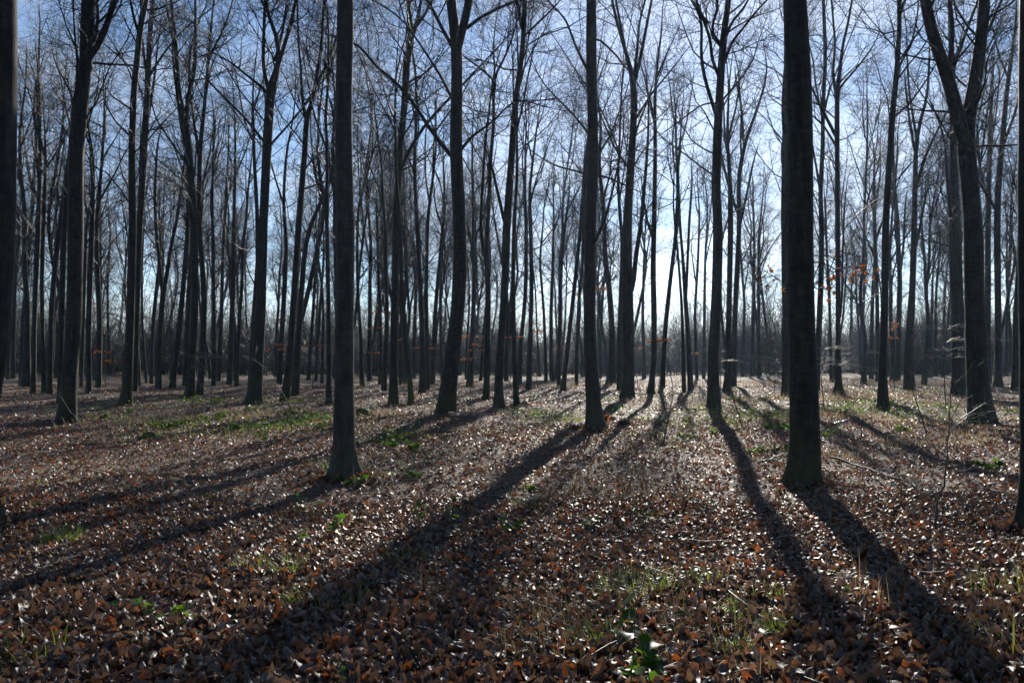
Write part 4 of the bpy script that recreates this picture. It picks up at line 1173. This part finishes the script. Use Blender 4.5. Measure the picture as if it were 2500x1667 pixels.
for k, (px, py, h, lb) in enumerate((
        (590, 1048, 0.35, "green bramble left of the grey column in the middle ground"), (772, 1048, 0.4, "lush green bramble touching the grey column's left side"),
        (520, 1025, 0.35, "bramble at the mossy mound's right, dim green"), (655, 1068, 0.35, "yellow-green bramble between the mossy mound and the grey column"),
        (980, 1075, 0.5, "tall leafy bramble right of the grey column"), (955, 1095, 0.3, "low bramble just below the tall leafy one"), (1003, 1100, 0.3, "low bramble right below the tall leafy one"),
        (1012, 1165, 0.2, "small bramble shoots in front of the leaning centre trunk"), (862, 1180, 0.15, "tiny green plant by the grey column's root"),
        (1325, 1012, 0.18, "sunlit yellow-green bramble left of the straight grey trunk, left one"), (1365, 1013, 0.18, "sunlit yellow-green bramble left of the straight grey trunk, right one"),
        (2062, 990, 0.6, "tall green bramble at the slender pole tree's foot"), (2048, 1015, 0.4, "bramble in front of the slender pole tree"), (2150, 1000, 0.5, "bramble at the right-leaning tree's foot"),
        (1868, 1022, 0.3, "bramble left of the widest near trunk, farther one"), (1892, 1050, 0.3, "bramble left of the widest near trunk, nearer one"), (1742, 1062, 0.25, "yellow-green plant in front of the sun-glow tree's foot"),
        (1668, 1075, 0.3, "bright bramble left of the sun-glow tree's shadow"), (1832, 1108, 0.2, "green plant by the left long shadow's top"), (1925, 1058, 0.35, "bramble hugging the widest near trunk's left side"),
        (2010, 1070, 0.35, "bramble hugging the widest near trunk's right side"), (1900, 1105, 0.25, "small bramble below the one hugging the widest trunk"), (240, 1022, 0.3, "dim bramble right of the kinked rim-lit trunk, nearer one"),
        (315, 1012, 0.35, "bramble before the close pair of tall stems"), (396, 1045, 0.3, "bramble behind the mossy mound, left one"), (430, 1040, 0.3, "bramble behind the mossy mound, right one"),
        (465, 985, 0.4, "green bramble at the mossy-footed narrow Y tree"), (535, 1000, 0.4, "bramble right of the narrow Y tree"), (612, 1000, 0.4, "bramble at the candelabra tree's foot"), (700, 1015, 0.4, "bramble between the candelabra tree and the close trunks"),
        (740, 1025, 0.4, "dim green bramble far left of the grey column"), (830, 1140, 0.2, "small plant left of the grey column's root flare"), (2482, 1010, 0.4, "bramble by the right edge trunk"),
        (2432, 1148, 0.25, "green plant low at right, before the V-armed giant's root"), (2190, 1048, 0.3, "bramble right of the right-leaning tree, in shade"), (1500, 1000, 0.4, "bramble between the straight grey trunk and the two-stemmed tree"),
        (1700, 1010, 0.3, "bramble left of the sun-glow tree's foot"), (1805, 985, 0.4, "bramble right of the sun-glow tree, farther back"), (2300, 1000, 0.4, "bramble left of the V-armed giant, in shade"), (1290, 1195, 0.12, "tiny green shoot in the centre shadow's edge"))):
    plant(lb, px, py, h * 1.1, 6 if h > 0.25 else 4, 9, 0.085, 40 + k * 3, "bramble", False, 1.1, "green brambles in the middle ground")


# ------------------------------------------------------------------ saplings with orange dead leaves
def sapling(label, px, base_y, top_y, sprays, seed, lean=0.0, wide=1.0, leaves=True):
    r = np.random.default_rng(seed)
    b = ground_at(px, base_y)
    D = b[1]
    o = thing("beech_sapling", label, "sapling", b, "young beeches under the big trees")
    t = at(px + lean, top_y, D)
    zz = np.linspace(0, 1, 8)[:, None]
    P = b + (t - b) * zz + np.concatenate([[[0, 0, 0]], np.cumsum(r.normal(0, 0.03, (7, 3)), 0)])
    P[0, 2] -= 0.05
    R = np.linspace(0.016, 0.005, 8) * (0.7 + D / 60)
    v, q = tubes(P[None], R[None], 6)
    link("stem", make_mesh("stem", v - b, q, None, M_DARKSTEM), o)
    bt, bl = Bag(), Bag()
    sh = shapes(6, 3, 3, seed, 0.075, 0.05)
    for (sx, sy, w) in sprays:
        c = at(sx, sy, D)
        f = np.clip((c[2] - P[0, 2]) / (P[-1, 2] - P[0, 2]), 0.05, 0.98) * 7
        i = int(min(f, 6)); root_p = P[i] * (1 - f + i) + P[i + 1] * (f - i)
        root_p = root_p - np.array([0, 0, 0.12])
        wm = w * D / F * wide
        nb = 5
        tw = np.empty((nb, 5, 3))
        for k in range(nb):
            a = r.uniform(-0.5, 0.5) + (0 if k % 2 else math.pi)
            end = c + np.array([math.cos(a) * wm * r.uniform(0.6, 1), math.sin(a) * wm * 0.8 + r.normal(0, 0.15), r.normal(0, 0.05)])
            tt = np.linspace(0, 1, 5)[:, None]
            tw[k] = root_p + (end - root_p) * tt + r.normal(0, 0.03, (5, 3)) * tt + np.array([0, 0, 0.1]) * np.sin(tt * math.pi)
        rr = np.linspace(0.006, 0.0025, 5)[None] * np.ones((nb, 1)) * (0.7 + D / 60)
        v, q = tubes(tw, rr, 3); bt.add(v, q)
        P2, R2 = grow(tw, rr, 6, 0.25, 1.0, 0.7, 0.2, wm * 0.5, r, 3, rf=0.6, tip=0.0022 * (0.7 + D / 60), trop=0.0, wob=0.1)
        P2[:, :, 2] = root_p[2] + (P2[:, :, 2] - root_p[2]) * 0.45
        v, q = tubes(P2, R2, 3); bt.add(v, q)
        if leaves:
            n = 8
            i = r.integers(0, len(P2), (n * 7,)); tq = r.random((n * 7, 1))
            pos = P2[i, 1] * (1 - tq) + P2[i, 2] * tq + r.normal(0, 0.02, (len(i), 3))
            scatter(bl, sh, pos, euler_mats(r.normal(0, 0.6, len(i)), r.normal(0.3, 0.5, len(i)), r.uniform(0, 6.28, len(i))), r.uniform(0.7, 1.3, len(i)) * (0.85 + D / 90), r.random(len(i)))
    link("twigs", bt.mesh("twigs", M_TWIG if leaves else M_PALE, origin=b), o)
    if leaves:
        link("dead_leaves", bl.mesh("dead_leaves", M_DEADLEAF, attr="rnd", origin=b), o, kind="stuff")


sapling("sapling with a flat orange leaf spray left of the grey column, highest spray", 706, 955, 760, [(708, 778, 34)], 1)
sapling("sapling with small orange sprays between the candelabra tree and the close trunks", 672, 952, 820, [(672, 850, 24), (690, 838, 14)], 2)
sapling("sapling with an orange spray close to the grey column's left", 762, 950, 830, [(762, 842, 24)], 3)
sapling("dim sapling with rusty leaves right of the kinked rim-lit trunk", 258, 950, 840, [(252, 858, 22), (275, 880, 14)], 4)
sapling("sapling with a long orange spray across the tall tree right of the grey column", 985, 955, 740, [(985, 766, 40), (960, 828, 14)], 5)
sapling("sapling with faint orange leaves right after the grey column", 922, 948, 740, [(925, 760, 18), (915, 798, 16), (912, 860, 16)], 6)
sapling("sapling with two short orange sprays by the three close slim stems", 1040, 950, 820, [(1018, 847, 14), (1062, 848, 14)], 7)
sapling("sapling with four stacked orange sprays right of the leaning centre trunk", 1150, 955, 800, [(1152, 820, 26), (1165, 852, 18), (1140, 874, 14), (1168, 838, 14)], 8)
sapling("sapling with an orange spray around the tall dark centre tree", 1246, 952, 800, [(1238, 822, 14), (1264, 821, 18)], 9)
sapling("sapling with a small orange spray right of the thin centre stems", 1312, 948, 795, [(1310, 806, 14)], 10)
sapling("sapling with pale orange leaves left of the right-leaning slim trunk", 1368, 946, 820, [(1368, 848, 18)], 11)
sapling("sapling with an orange spray beside the straight grey trunk at mid height", 1466, 975, 680, [(1468, 702, 14), (1420, 714, 10)], 12)
sapling("sapling with a bright orange spray right of the thick two-stemmed tree", 1606, 952, 810, [(1600, 830, 22), (1622, 826, 16)], 13)
sapling("sapling with faint orange leaves between the two-stemmed tree and the slender waved tree", 1556, 948, 825, [(1556, 848, 14)], 14)
sapling("sapling with a faint orange spray left of the sun-glow tree", 1694, 952, 845, [(1692, 862, 12)], 15)
sapling("sapling with orange leaves at the right-leaning bramble-footed tree", 2184, 955, 805, [(2182, 824, 16), (2186, 752, 12)], 16)
sapling("knee-high orange-leaved sapling at the right foot of the straight grey trunk", 1476, 1040, 1008, [(1478, 1018, 14), (1486, 1012, 12)], 17)
# bare young beeches whose twigs catch the sun
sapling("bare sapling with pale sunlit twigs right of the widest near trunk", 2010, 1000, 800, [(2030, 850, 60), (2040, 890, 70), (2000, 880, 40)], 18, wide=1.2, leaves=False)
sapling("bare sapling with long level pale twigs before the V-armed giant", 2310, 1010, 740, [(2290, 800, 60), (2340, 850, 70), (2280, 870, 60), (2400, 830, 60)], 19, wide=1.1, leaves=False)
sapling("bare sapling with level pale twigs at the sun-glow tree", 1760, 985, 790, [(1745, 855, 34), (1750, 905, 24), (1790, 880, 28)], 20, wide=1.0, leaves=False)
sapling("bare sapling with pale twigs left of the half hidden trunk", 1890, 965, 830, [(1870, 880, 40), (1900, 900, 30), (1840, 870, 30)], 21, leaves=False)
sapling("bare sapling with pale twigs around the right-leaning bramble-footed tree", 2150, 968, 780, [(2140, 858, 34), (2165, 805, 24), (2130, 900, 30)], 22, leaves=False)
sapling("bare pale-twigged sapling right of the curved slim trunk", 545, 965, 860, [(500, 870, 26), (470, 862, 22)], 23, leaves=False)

# the low branch of dead leaves that crosses the widest near trunk
big = [o for o in COL.objects if o.get("label", "").startswith("widest near trunk")][0]
r = np.random.default_rng(31)
bb = np.array(big.location)
D = bb[1]
bt = Bag()
DL = [make_mesh("dead_leaf", sv, None, sf, M_DEADLEAF1) for sv, sf in shapes(6, 5, 3, 77, 0.07, 0.042)]
for path in ([(1975, 700), (2010, 680), (2050, 655), (2090, 645), (2130, 665)], [(1975, 690), (2000, 710), (2020, 705), (2035, 690)], [(1940, 700), (1910, 690), (1885, 672), (1850, 650)], [(1980, 640), (2015, 640), (2050, 668), (2100, 672), (2128, 670)]):
    lp = np.array([at(x, y, D - 0.15 - 0.25 * k / 4) for k, (x, y) in enumerate(path)])
    P_, R_ = resample(lp, np.linspace(0.009, 0.003, len(lp)), 10)
    v, q = tubes(P_[None], R_[None], 5); bt.add(v, q)
    P2, R2 = grow(P_[None], R_[None], 10, 0.2, 1.0, 0.7, 0.2, 0.26, r, 4, rf=0.6, tip=0.002, trop=0.0, wob=0.15)
    v, q = tubes(P2, R2, 3); bt.add(v, q)
    n = 13
    i = r.integers(0, len(P2), n); tq = r.random((n, 1))
    pos = P2[i, 2] * (1 - tq) + P2[i, 3] * tq - np.array([0, 0, 0.03])
    for k in range(n):
        dl = link("dead_leaf", DL[k % 6], big, pos[k] - bb)
        dl.rotation_euler = (r.normal(0, 0.9), r.normal(0.7, 0.5), r.uniform(0, 6.28))
        dl.scale = (r.uniform(0.7, 1.2),) * 3
link("low_branch", bt.mesh("low_branch", M_TWIG, origin=bb), big)


# ------------------------------------------------------------------ bare stems, sticks and shrubs
def stick(name, label, pts, w0, w1, pale=False, twigs=0, seed=0, upright=True, cat="stem", group=None):
    r = np.random.default_rng(900 + seed)
    b = ground_at(*pts[0])
    D = b[1]
    if upright:
        P = np.array([b] + [at(x, y, D + 0.12 * k) for k, (x, y) in enumerate(pts[1:])])
        P[0, 2] -= 0.04
    else:
        P = np.array([ground_at(x, y) for x, y in pts]) + np.array([0, 0, 0.045])
    P, R = resample(P, np.linspace(w0, w1, len(P)), 16)
    P[1:-1] += r.normal(0, 0.006, (14, 3)) * (1 if upright else 1.6)
    mt = M_PALE if pale else M_DARKSTEM
    o = thing(name, label, cat, b, group)
    v, q = tubes(P[None], R[None], 6)
    link("stem", make_mesh("stem", v - b, q, None, mt), o)
    if twigs:
        a, rr = grow(P[None], R[None], twigs, 0.3, 1.0, 0.8, 0.2, 0.8 if upright else 0.35, r, 5, rf=0.5, tip=0.0022, trop=0.03 if upright else 0.0, wob=0.12)
        bag = Bag(); v, q = tubes(a, rr, 3); bag.add(v, q)
        a2, r2 = grow(a, rr, 4, 0.2, 1.0, 0.7, 0.2, 0.35, r, 3, rf=0.6, tip=0.0016, trop=0.0, wob=0.12)
        if not upright:
            a2[:, :, 2] = np.maximum(a2[:, :, 2], 0.03)
        v, q = tubes(a2, r2, 3); bag.add(v, q)
        link("twigs", bag.mesh("twigs", mt, origin=b), o, kind="stuff")


G1, G2 = "thin bare stems of the undergrowth", "sticks lying on the leaves"
stick("bare_stem", "thin dark stem curving up right of the sun-glow tree", [(1815, 1043), (1800, 1005), (1787, 966), (1774, 890), (1763, 810), (1757, 780)], 0.016, 0.006, False, 4, 1, group=G1)
stick("bare_stem", "thin dark curved stem between the two-stemmed and sun-glow trees", [(1615, 1093), (1624, 1055), (1632, 1018), (1642, 970), (1644, 945), (1635, 904), (1628, 868)], 0.014, 0.005, False, 5, 2, group=G1)
stick("bare_stem", "thin dark slanting stem left of the V-armed giant", [(2266, 1064), (2252, 1025), (2240, 990), (2225, 940), (2222, 915)], 0.016, 0.006, False, 3, 3, group=G1)
stick("bare_stem", "short dark upright stub right of the widest near trunk", [(2101, 1076), (2103, 1055), (2104, 1036)], 0.014, 0.008, False, 0, 4, group=G1)
stick("bare_stem", "dark kinked sapling stem at right, in front of the V-armed giant", [(2286, 1297), (2284, 1245), (2296, 1208), (2311, 1172), (2310, 1100), (2319, 1020), (2322, 930)], 0.012, 0.003, False, 5, 5, group=G1)
stick("bare_stem", "pale forked wisp left of the candelabra tree", [(526, 1010), (514, 945), (502, 905), (488, 882), (472, 866)], 0.011, 0.004, True, 5, 6, group=G1)
stick("bare_stem", "pale thin stem bent over to the left before the close trunks", [(714, 1069), (711, 1020), (708, 986), (684, 948), (662, 918), (642, 893), (605, 868)], 0.008, 0.003, False, 5, 7, group=G1)
stick("bare_stem", "pale straight stick leaning left beside the kinked rim-lit trunk", [(226, 1070), (196, 1036), (165, 995), (143, 960)], 0.009, 0.004, False, 0, 8, group=G1)
stick("bare_stem", "grey wisp rising right of the grey column", [(880, 1000), (884, 960), (876, 920), (866, 880)], 0.01, 0.004, True, 4, 9, group=G1)
stick("bare_stem", "long pale low branch reaching across the V-armed giant's trunk", [(2300, 1075), (2345, 1020), (2395, 990), (2440, 960), (2490, 945)], 0.012, 0.003, True, 8, 10, group=G1)
stick("bare_stem", "pale spindly shoot fanning out left of the V-armed giant's root", [(2304, 1085), (2330, 1040), (2370, 1012), (2420, 1004)], 0.01, 0.003, True, 7, 11, group=G1)
stick("bare_stem", "thin brown dead stalk standing in the middle foreground", [(1194, 1535), (1196, 1490), (1195, 1425)], 0.004, 0.002, False, 0, 12, group=G1)
stick("bare_stem", "thin brown dead stalk left of the other in the foreground", [(1058, 1625), (1062, 1560), (1072, 1480)], 0.004, 0.002, False, 0, 13, group=G1)
stick("bare_stem", "thin grey stalk in the left foreground", [(585, 1370), (560, 1300), (530, 1225)], 0.004, 0.002, False, 2, 14, group=G1)
stick("bare_stem", "thin grey stalk rising between the two foreground bramble groups", [(1000, 1310), (1015, 1250), (1060, 1180)], 0.004, 0.002, False, 2, 15, group=G1)

stick("fallen_stick", "long dark stick lying right of the widest near trunk's root", [(2026, 1122), (2090, 1140), (2150, 1162), (2210, 1182)], 0.02, 0.008, False, 4, 20, False, "stick", G2)
stick("fallen_stick", "pale stick lying between the two long shadows", [(1899, 1327), (1950, 1316), (2017, 1306)], 0.009, 0.005, True, 0, 21, False, "stick", G2)
stick("fallen_stick", "dark stick left of the widest near trunk's root", [(1863, 1133), (1895, 1122), (1930, 1104)], 0.018, 0.008, False, 3, 22, False, "stick", G2)
stick("fallen_stick", "pale twig bowed beside the grey column's root", [(815, 1140), (870, 1168), (930, 1182), (998, 1194)], 0.012, 0.004, True, 5, 23, False, "stick", G2)
stick("fallen_stick", "grey stick lying in the centre shadow, upper", [(1187, 1219), (1225, 1222), (1262, 1228)], 0.014, 0.008, True, 0, 24, False, "stick", G2)
stick("fallen_stick", "dark stick lying left of the bright green seedling", [(1338, 1237), (1380, 1236), (1418, 1232)], 0.012, 0.007, False, 0, 25, False, "stick", G2)
stick("fallen_stick", "dark stick in the shaded left foreground", [(481, 1516), (515, 1540), (555, 1567)], 0.011, 0.006, False, 0, 26, False, "stick", G2)
stick("fallen_stick", "pale stick by the sunlit brambles left of the straight grey trunk", [(1277, 1016), (1320, 1020), (1362, 1025)], 0.022, 0.01, True, 3, 27, False, "stick", G2)
stick("fallen_stick", "dark stick in the middle foreground beside the dry clump", [(1201, 1480), (1245, 1484), (1291, 1490)], 0.009, 0.005, False, 0, 28, False, "stick", G2)
stick("fallen_stick", "short pale log end right of the widest near trunk", [(2030, 1039), (2048, 1037), (2068, 1036)], 0.03, 0.022, True, 0, 29, False, "stick", G2)
stick("fallen_stick", "thin pale twigs scattered before the V-armed giant", [(2180, 1250), (2240, 1215), (2330, 1190), (2420, 1180)], 0.01, 0.003, True, 6, 30, False, "stick", G2)
stick("fallen_stick", "thin branched stick lying near the right edge", [(2340, 1160), (2400, 1140), (2490, 1120)], 0.012, 0.004, True, 6, 31, False, "stick", G2)
stick("fallen_stick", "brown stick lying at lower left of the middle", [(905, 1545), (940, 1542), (985, 1548)], 0.01, 0.006, False, 0, 32, False, "stick", G2)
stick("fallen_stick", "thin stick lying across the sunny patch right of the centre shadow", [(1480, 1330), (1560, 1310), (1620, 1318)], 0.007, 0.003, False, 3, 33, False, "stick", G2)
stick("fallen_stick", "thin grey stick lying in the far left foreground", [(60, 1420), (130, 1385), (190, 1370)], 0.008, 0.004, True, 3, 34, False, "stick", G2)

# small broken twigs strewn over the leaves
rng = np.random.default_rng(66)
n = 2600
x, y = wedge(n, 3.2, 30, rng)
a = rng.uniform(0, 6.28, n); ln = rng.gamma(2.2, 0.075, n) * (0.8 + y / 40)
c = np.stack([x, y, gz(x, y) + 0.035 + 0.02 * rng.random(n)], 1)
dv = np.stack([np.cos(a), np.sin(a), rng.normal(0, 0.06, n)], 1)
P = c[:, None] + dv[:, None] * (np.array([-0.5, 0.0, 0.5])[None] * ln[:, None])[..., None] + rng.normal(0, 0.012, (n, 3, 3))
v, q = tubes(P, (rng.uniform(0.0018, 0.004, n) * (0.8 + y / 25))[:, None] * np.array([[1, 0.85, 0.5]]), 3)
link("twig_litter", make_mesh("twig_litter", v, q, None, M_PALE), kind="stuff", label="small broken twigs strewn over the fallen leaves", category="twigs")

# heap of twigs at the centre trunk's root
r = np.random.default_rng(44)
b = ground_at(1112, 1020)
n = 34
st = np.stack([b[0] + r.normal(0.1, 0.28, n), b[1] + r.normal(-0.1, 0.2, n), np.full(n, b[2] + 0.03) + r.random(n) * 0.1], 1)
a = r.normal(0, 0.5, n)
P = st[:, None] + np.linspace(-0.4, 0.4, 5)[None, :, None] * np.stack([np.cos(a), np.sin(a), r.normal(0.05, 0.15, n)], 1)[:, None] + r.normal(0, 0.012, (n, 5, 3))
P[:, :, 2] = np.maximum(P[:, :, 2], b[2] + 0.015)
v, q = tubes(P, np.linspace(0.008, 0.003, 5)[None] * np.ones((n, 1)), 4)
o = link("twig_heap", make_mesh("twig_heap", v - b, q, None, M_PALE), None, b)
o["label"] = "low heap of pale twigs at the leaning centre trunk's root"
o["category"] = "twigs"


# mossy mounds and a rotten log
def mound(name, label, cat, px, py, w, h, col, seed, stretch=1.0):
    r = np.random.default_rng(seed)
    c = ground_at(px, py)
    U_, V_ = np.meshgrid(np.linspace(0, 2 * np.pi, 29)[:-1], np.linspace(0.02, 0.98, 13), indexing='ij')
    th_ = V_ * np.pi
    d = np.stack([np.sin(th_) * np.cos(U_), np.sin(th_) * np.sin(U_), np.cos(th_)], -1)
    k = 1 + 0.14 * np.sin(3 * d[..., 0] + 5 * d[..., 1] + seed) + 0.1 * np.sin(7 * d[..., 1] - 4 * d[..., 2]) + 0.05 * r.normal(size=U_.shape)
    v = d * k[..., None] * np.array([w / 2, w / 2 * stretch, h])
    i, j = np.meshgrid(np.arange(28), np.arange(12), indexing='ij')
    i2 = (i + 1) % 28
    q = np.stack([i * 13 + j, i * 13 + j + 1, i2 * 13 + j + 1, i2 * 13 + j], -1).reshape(-1, 4)
    m, nt, out = new_mat(name)
    no = node(nt, "ShaderNodeTexNoise", Scale=14.0, Detail=5.0)
    co = nt.nodes.new("ShaderNodeTexCoord"); nt.links.new(co.outputs["Object"], no.inputs["Vector"])
    cc = ramp(nt, [(0.3, tuple(x * 0.5 for x in col)), (0.7, col)], no.outputs["Fac"])
    bs = nt.nodes.new("ShaderNodeBsdfPrincipled"); bs.inputs["Roughness"].default_value = 0.9
    bm = nt.nodes.new("ShaderNodeBump"); bm.inputs["Strength"].default_value = 0.8; bm.inputs["Distance"].default_value = 0.03
    nt.links.new(cc, bs.inputs["Base Color"]); nt.links.new(no.outputs["Fac"], bm.inputs["Height"]); nt.links.new(bm.outputs["Normal"], bs.inputs["Normal"])
    nt.links.new(bs.outputs["BSDF"], out.inputs["Surface"])
    o = link(name, make_mesh(name, v.reshape(-1, 3), q, None, m), None, (c[0], c[1], c[2] + h * 0.15))
    o["label"] = label; o["category"] = cat


mound("mossy_stone", "flat green mossy stone in the left middle ground", "stone", 370, 1068, 0.46, 0.11, (0.09, 0.11, 0.03), 3, 0.7)
mound("mossy_stump", "low mossy stump right of the grey column among brambles", "stump", 888, 1012, 0.45, 0.16, (0.07, 0.09, 0.025), 4)
mound("rotten_log", "dark rotten log lump right of the straight grey trunk", "log", 1525, 1040, 0.34, 0.12, (0.03, 0.024, 0.018), 5, 0.7)

# ------------------------------------------------------------------ the air of the wood
hz = np.array([(x, y, z) for x in (-540, 540) for y in (-570, 595) for z in (-1.6, 30.0)], float)
hq = [(0, 1, 3, 2), (4, 6, 7, 5), (0, 4, 5, 1), (2, 3, 7, 6), (0, 2, 6, 4), (1, 5, 7, 3)]
hm, hnt, hout = new_mat("haze")
pv = hnt.nodes.new("ShaderNodeVolumePrincipled")
pv.inputs["Color"].default_value = (0.5, 0.7, 1.0, 1)
pv.inputs["Density"].default_value = 0.00026
pv.inputs["Anisotropy"].default_value = 0.6
hnt.links.new(pv.outputs["Volume"], hout.inputs["Volume"])
link("haze", make_mesh("haze", hz, hq, None, hm, False), kind="stuff", label="thin pale blue haze filling the wood", category="haze")
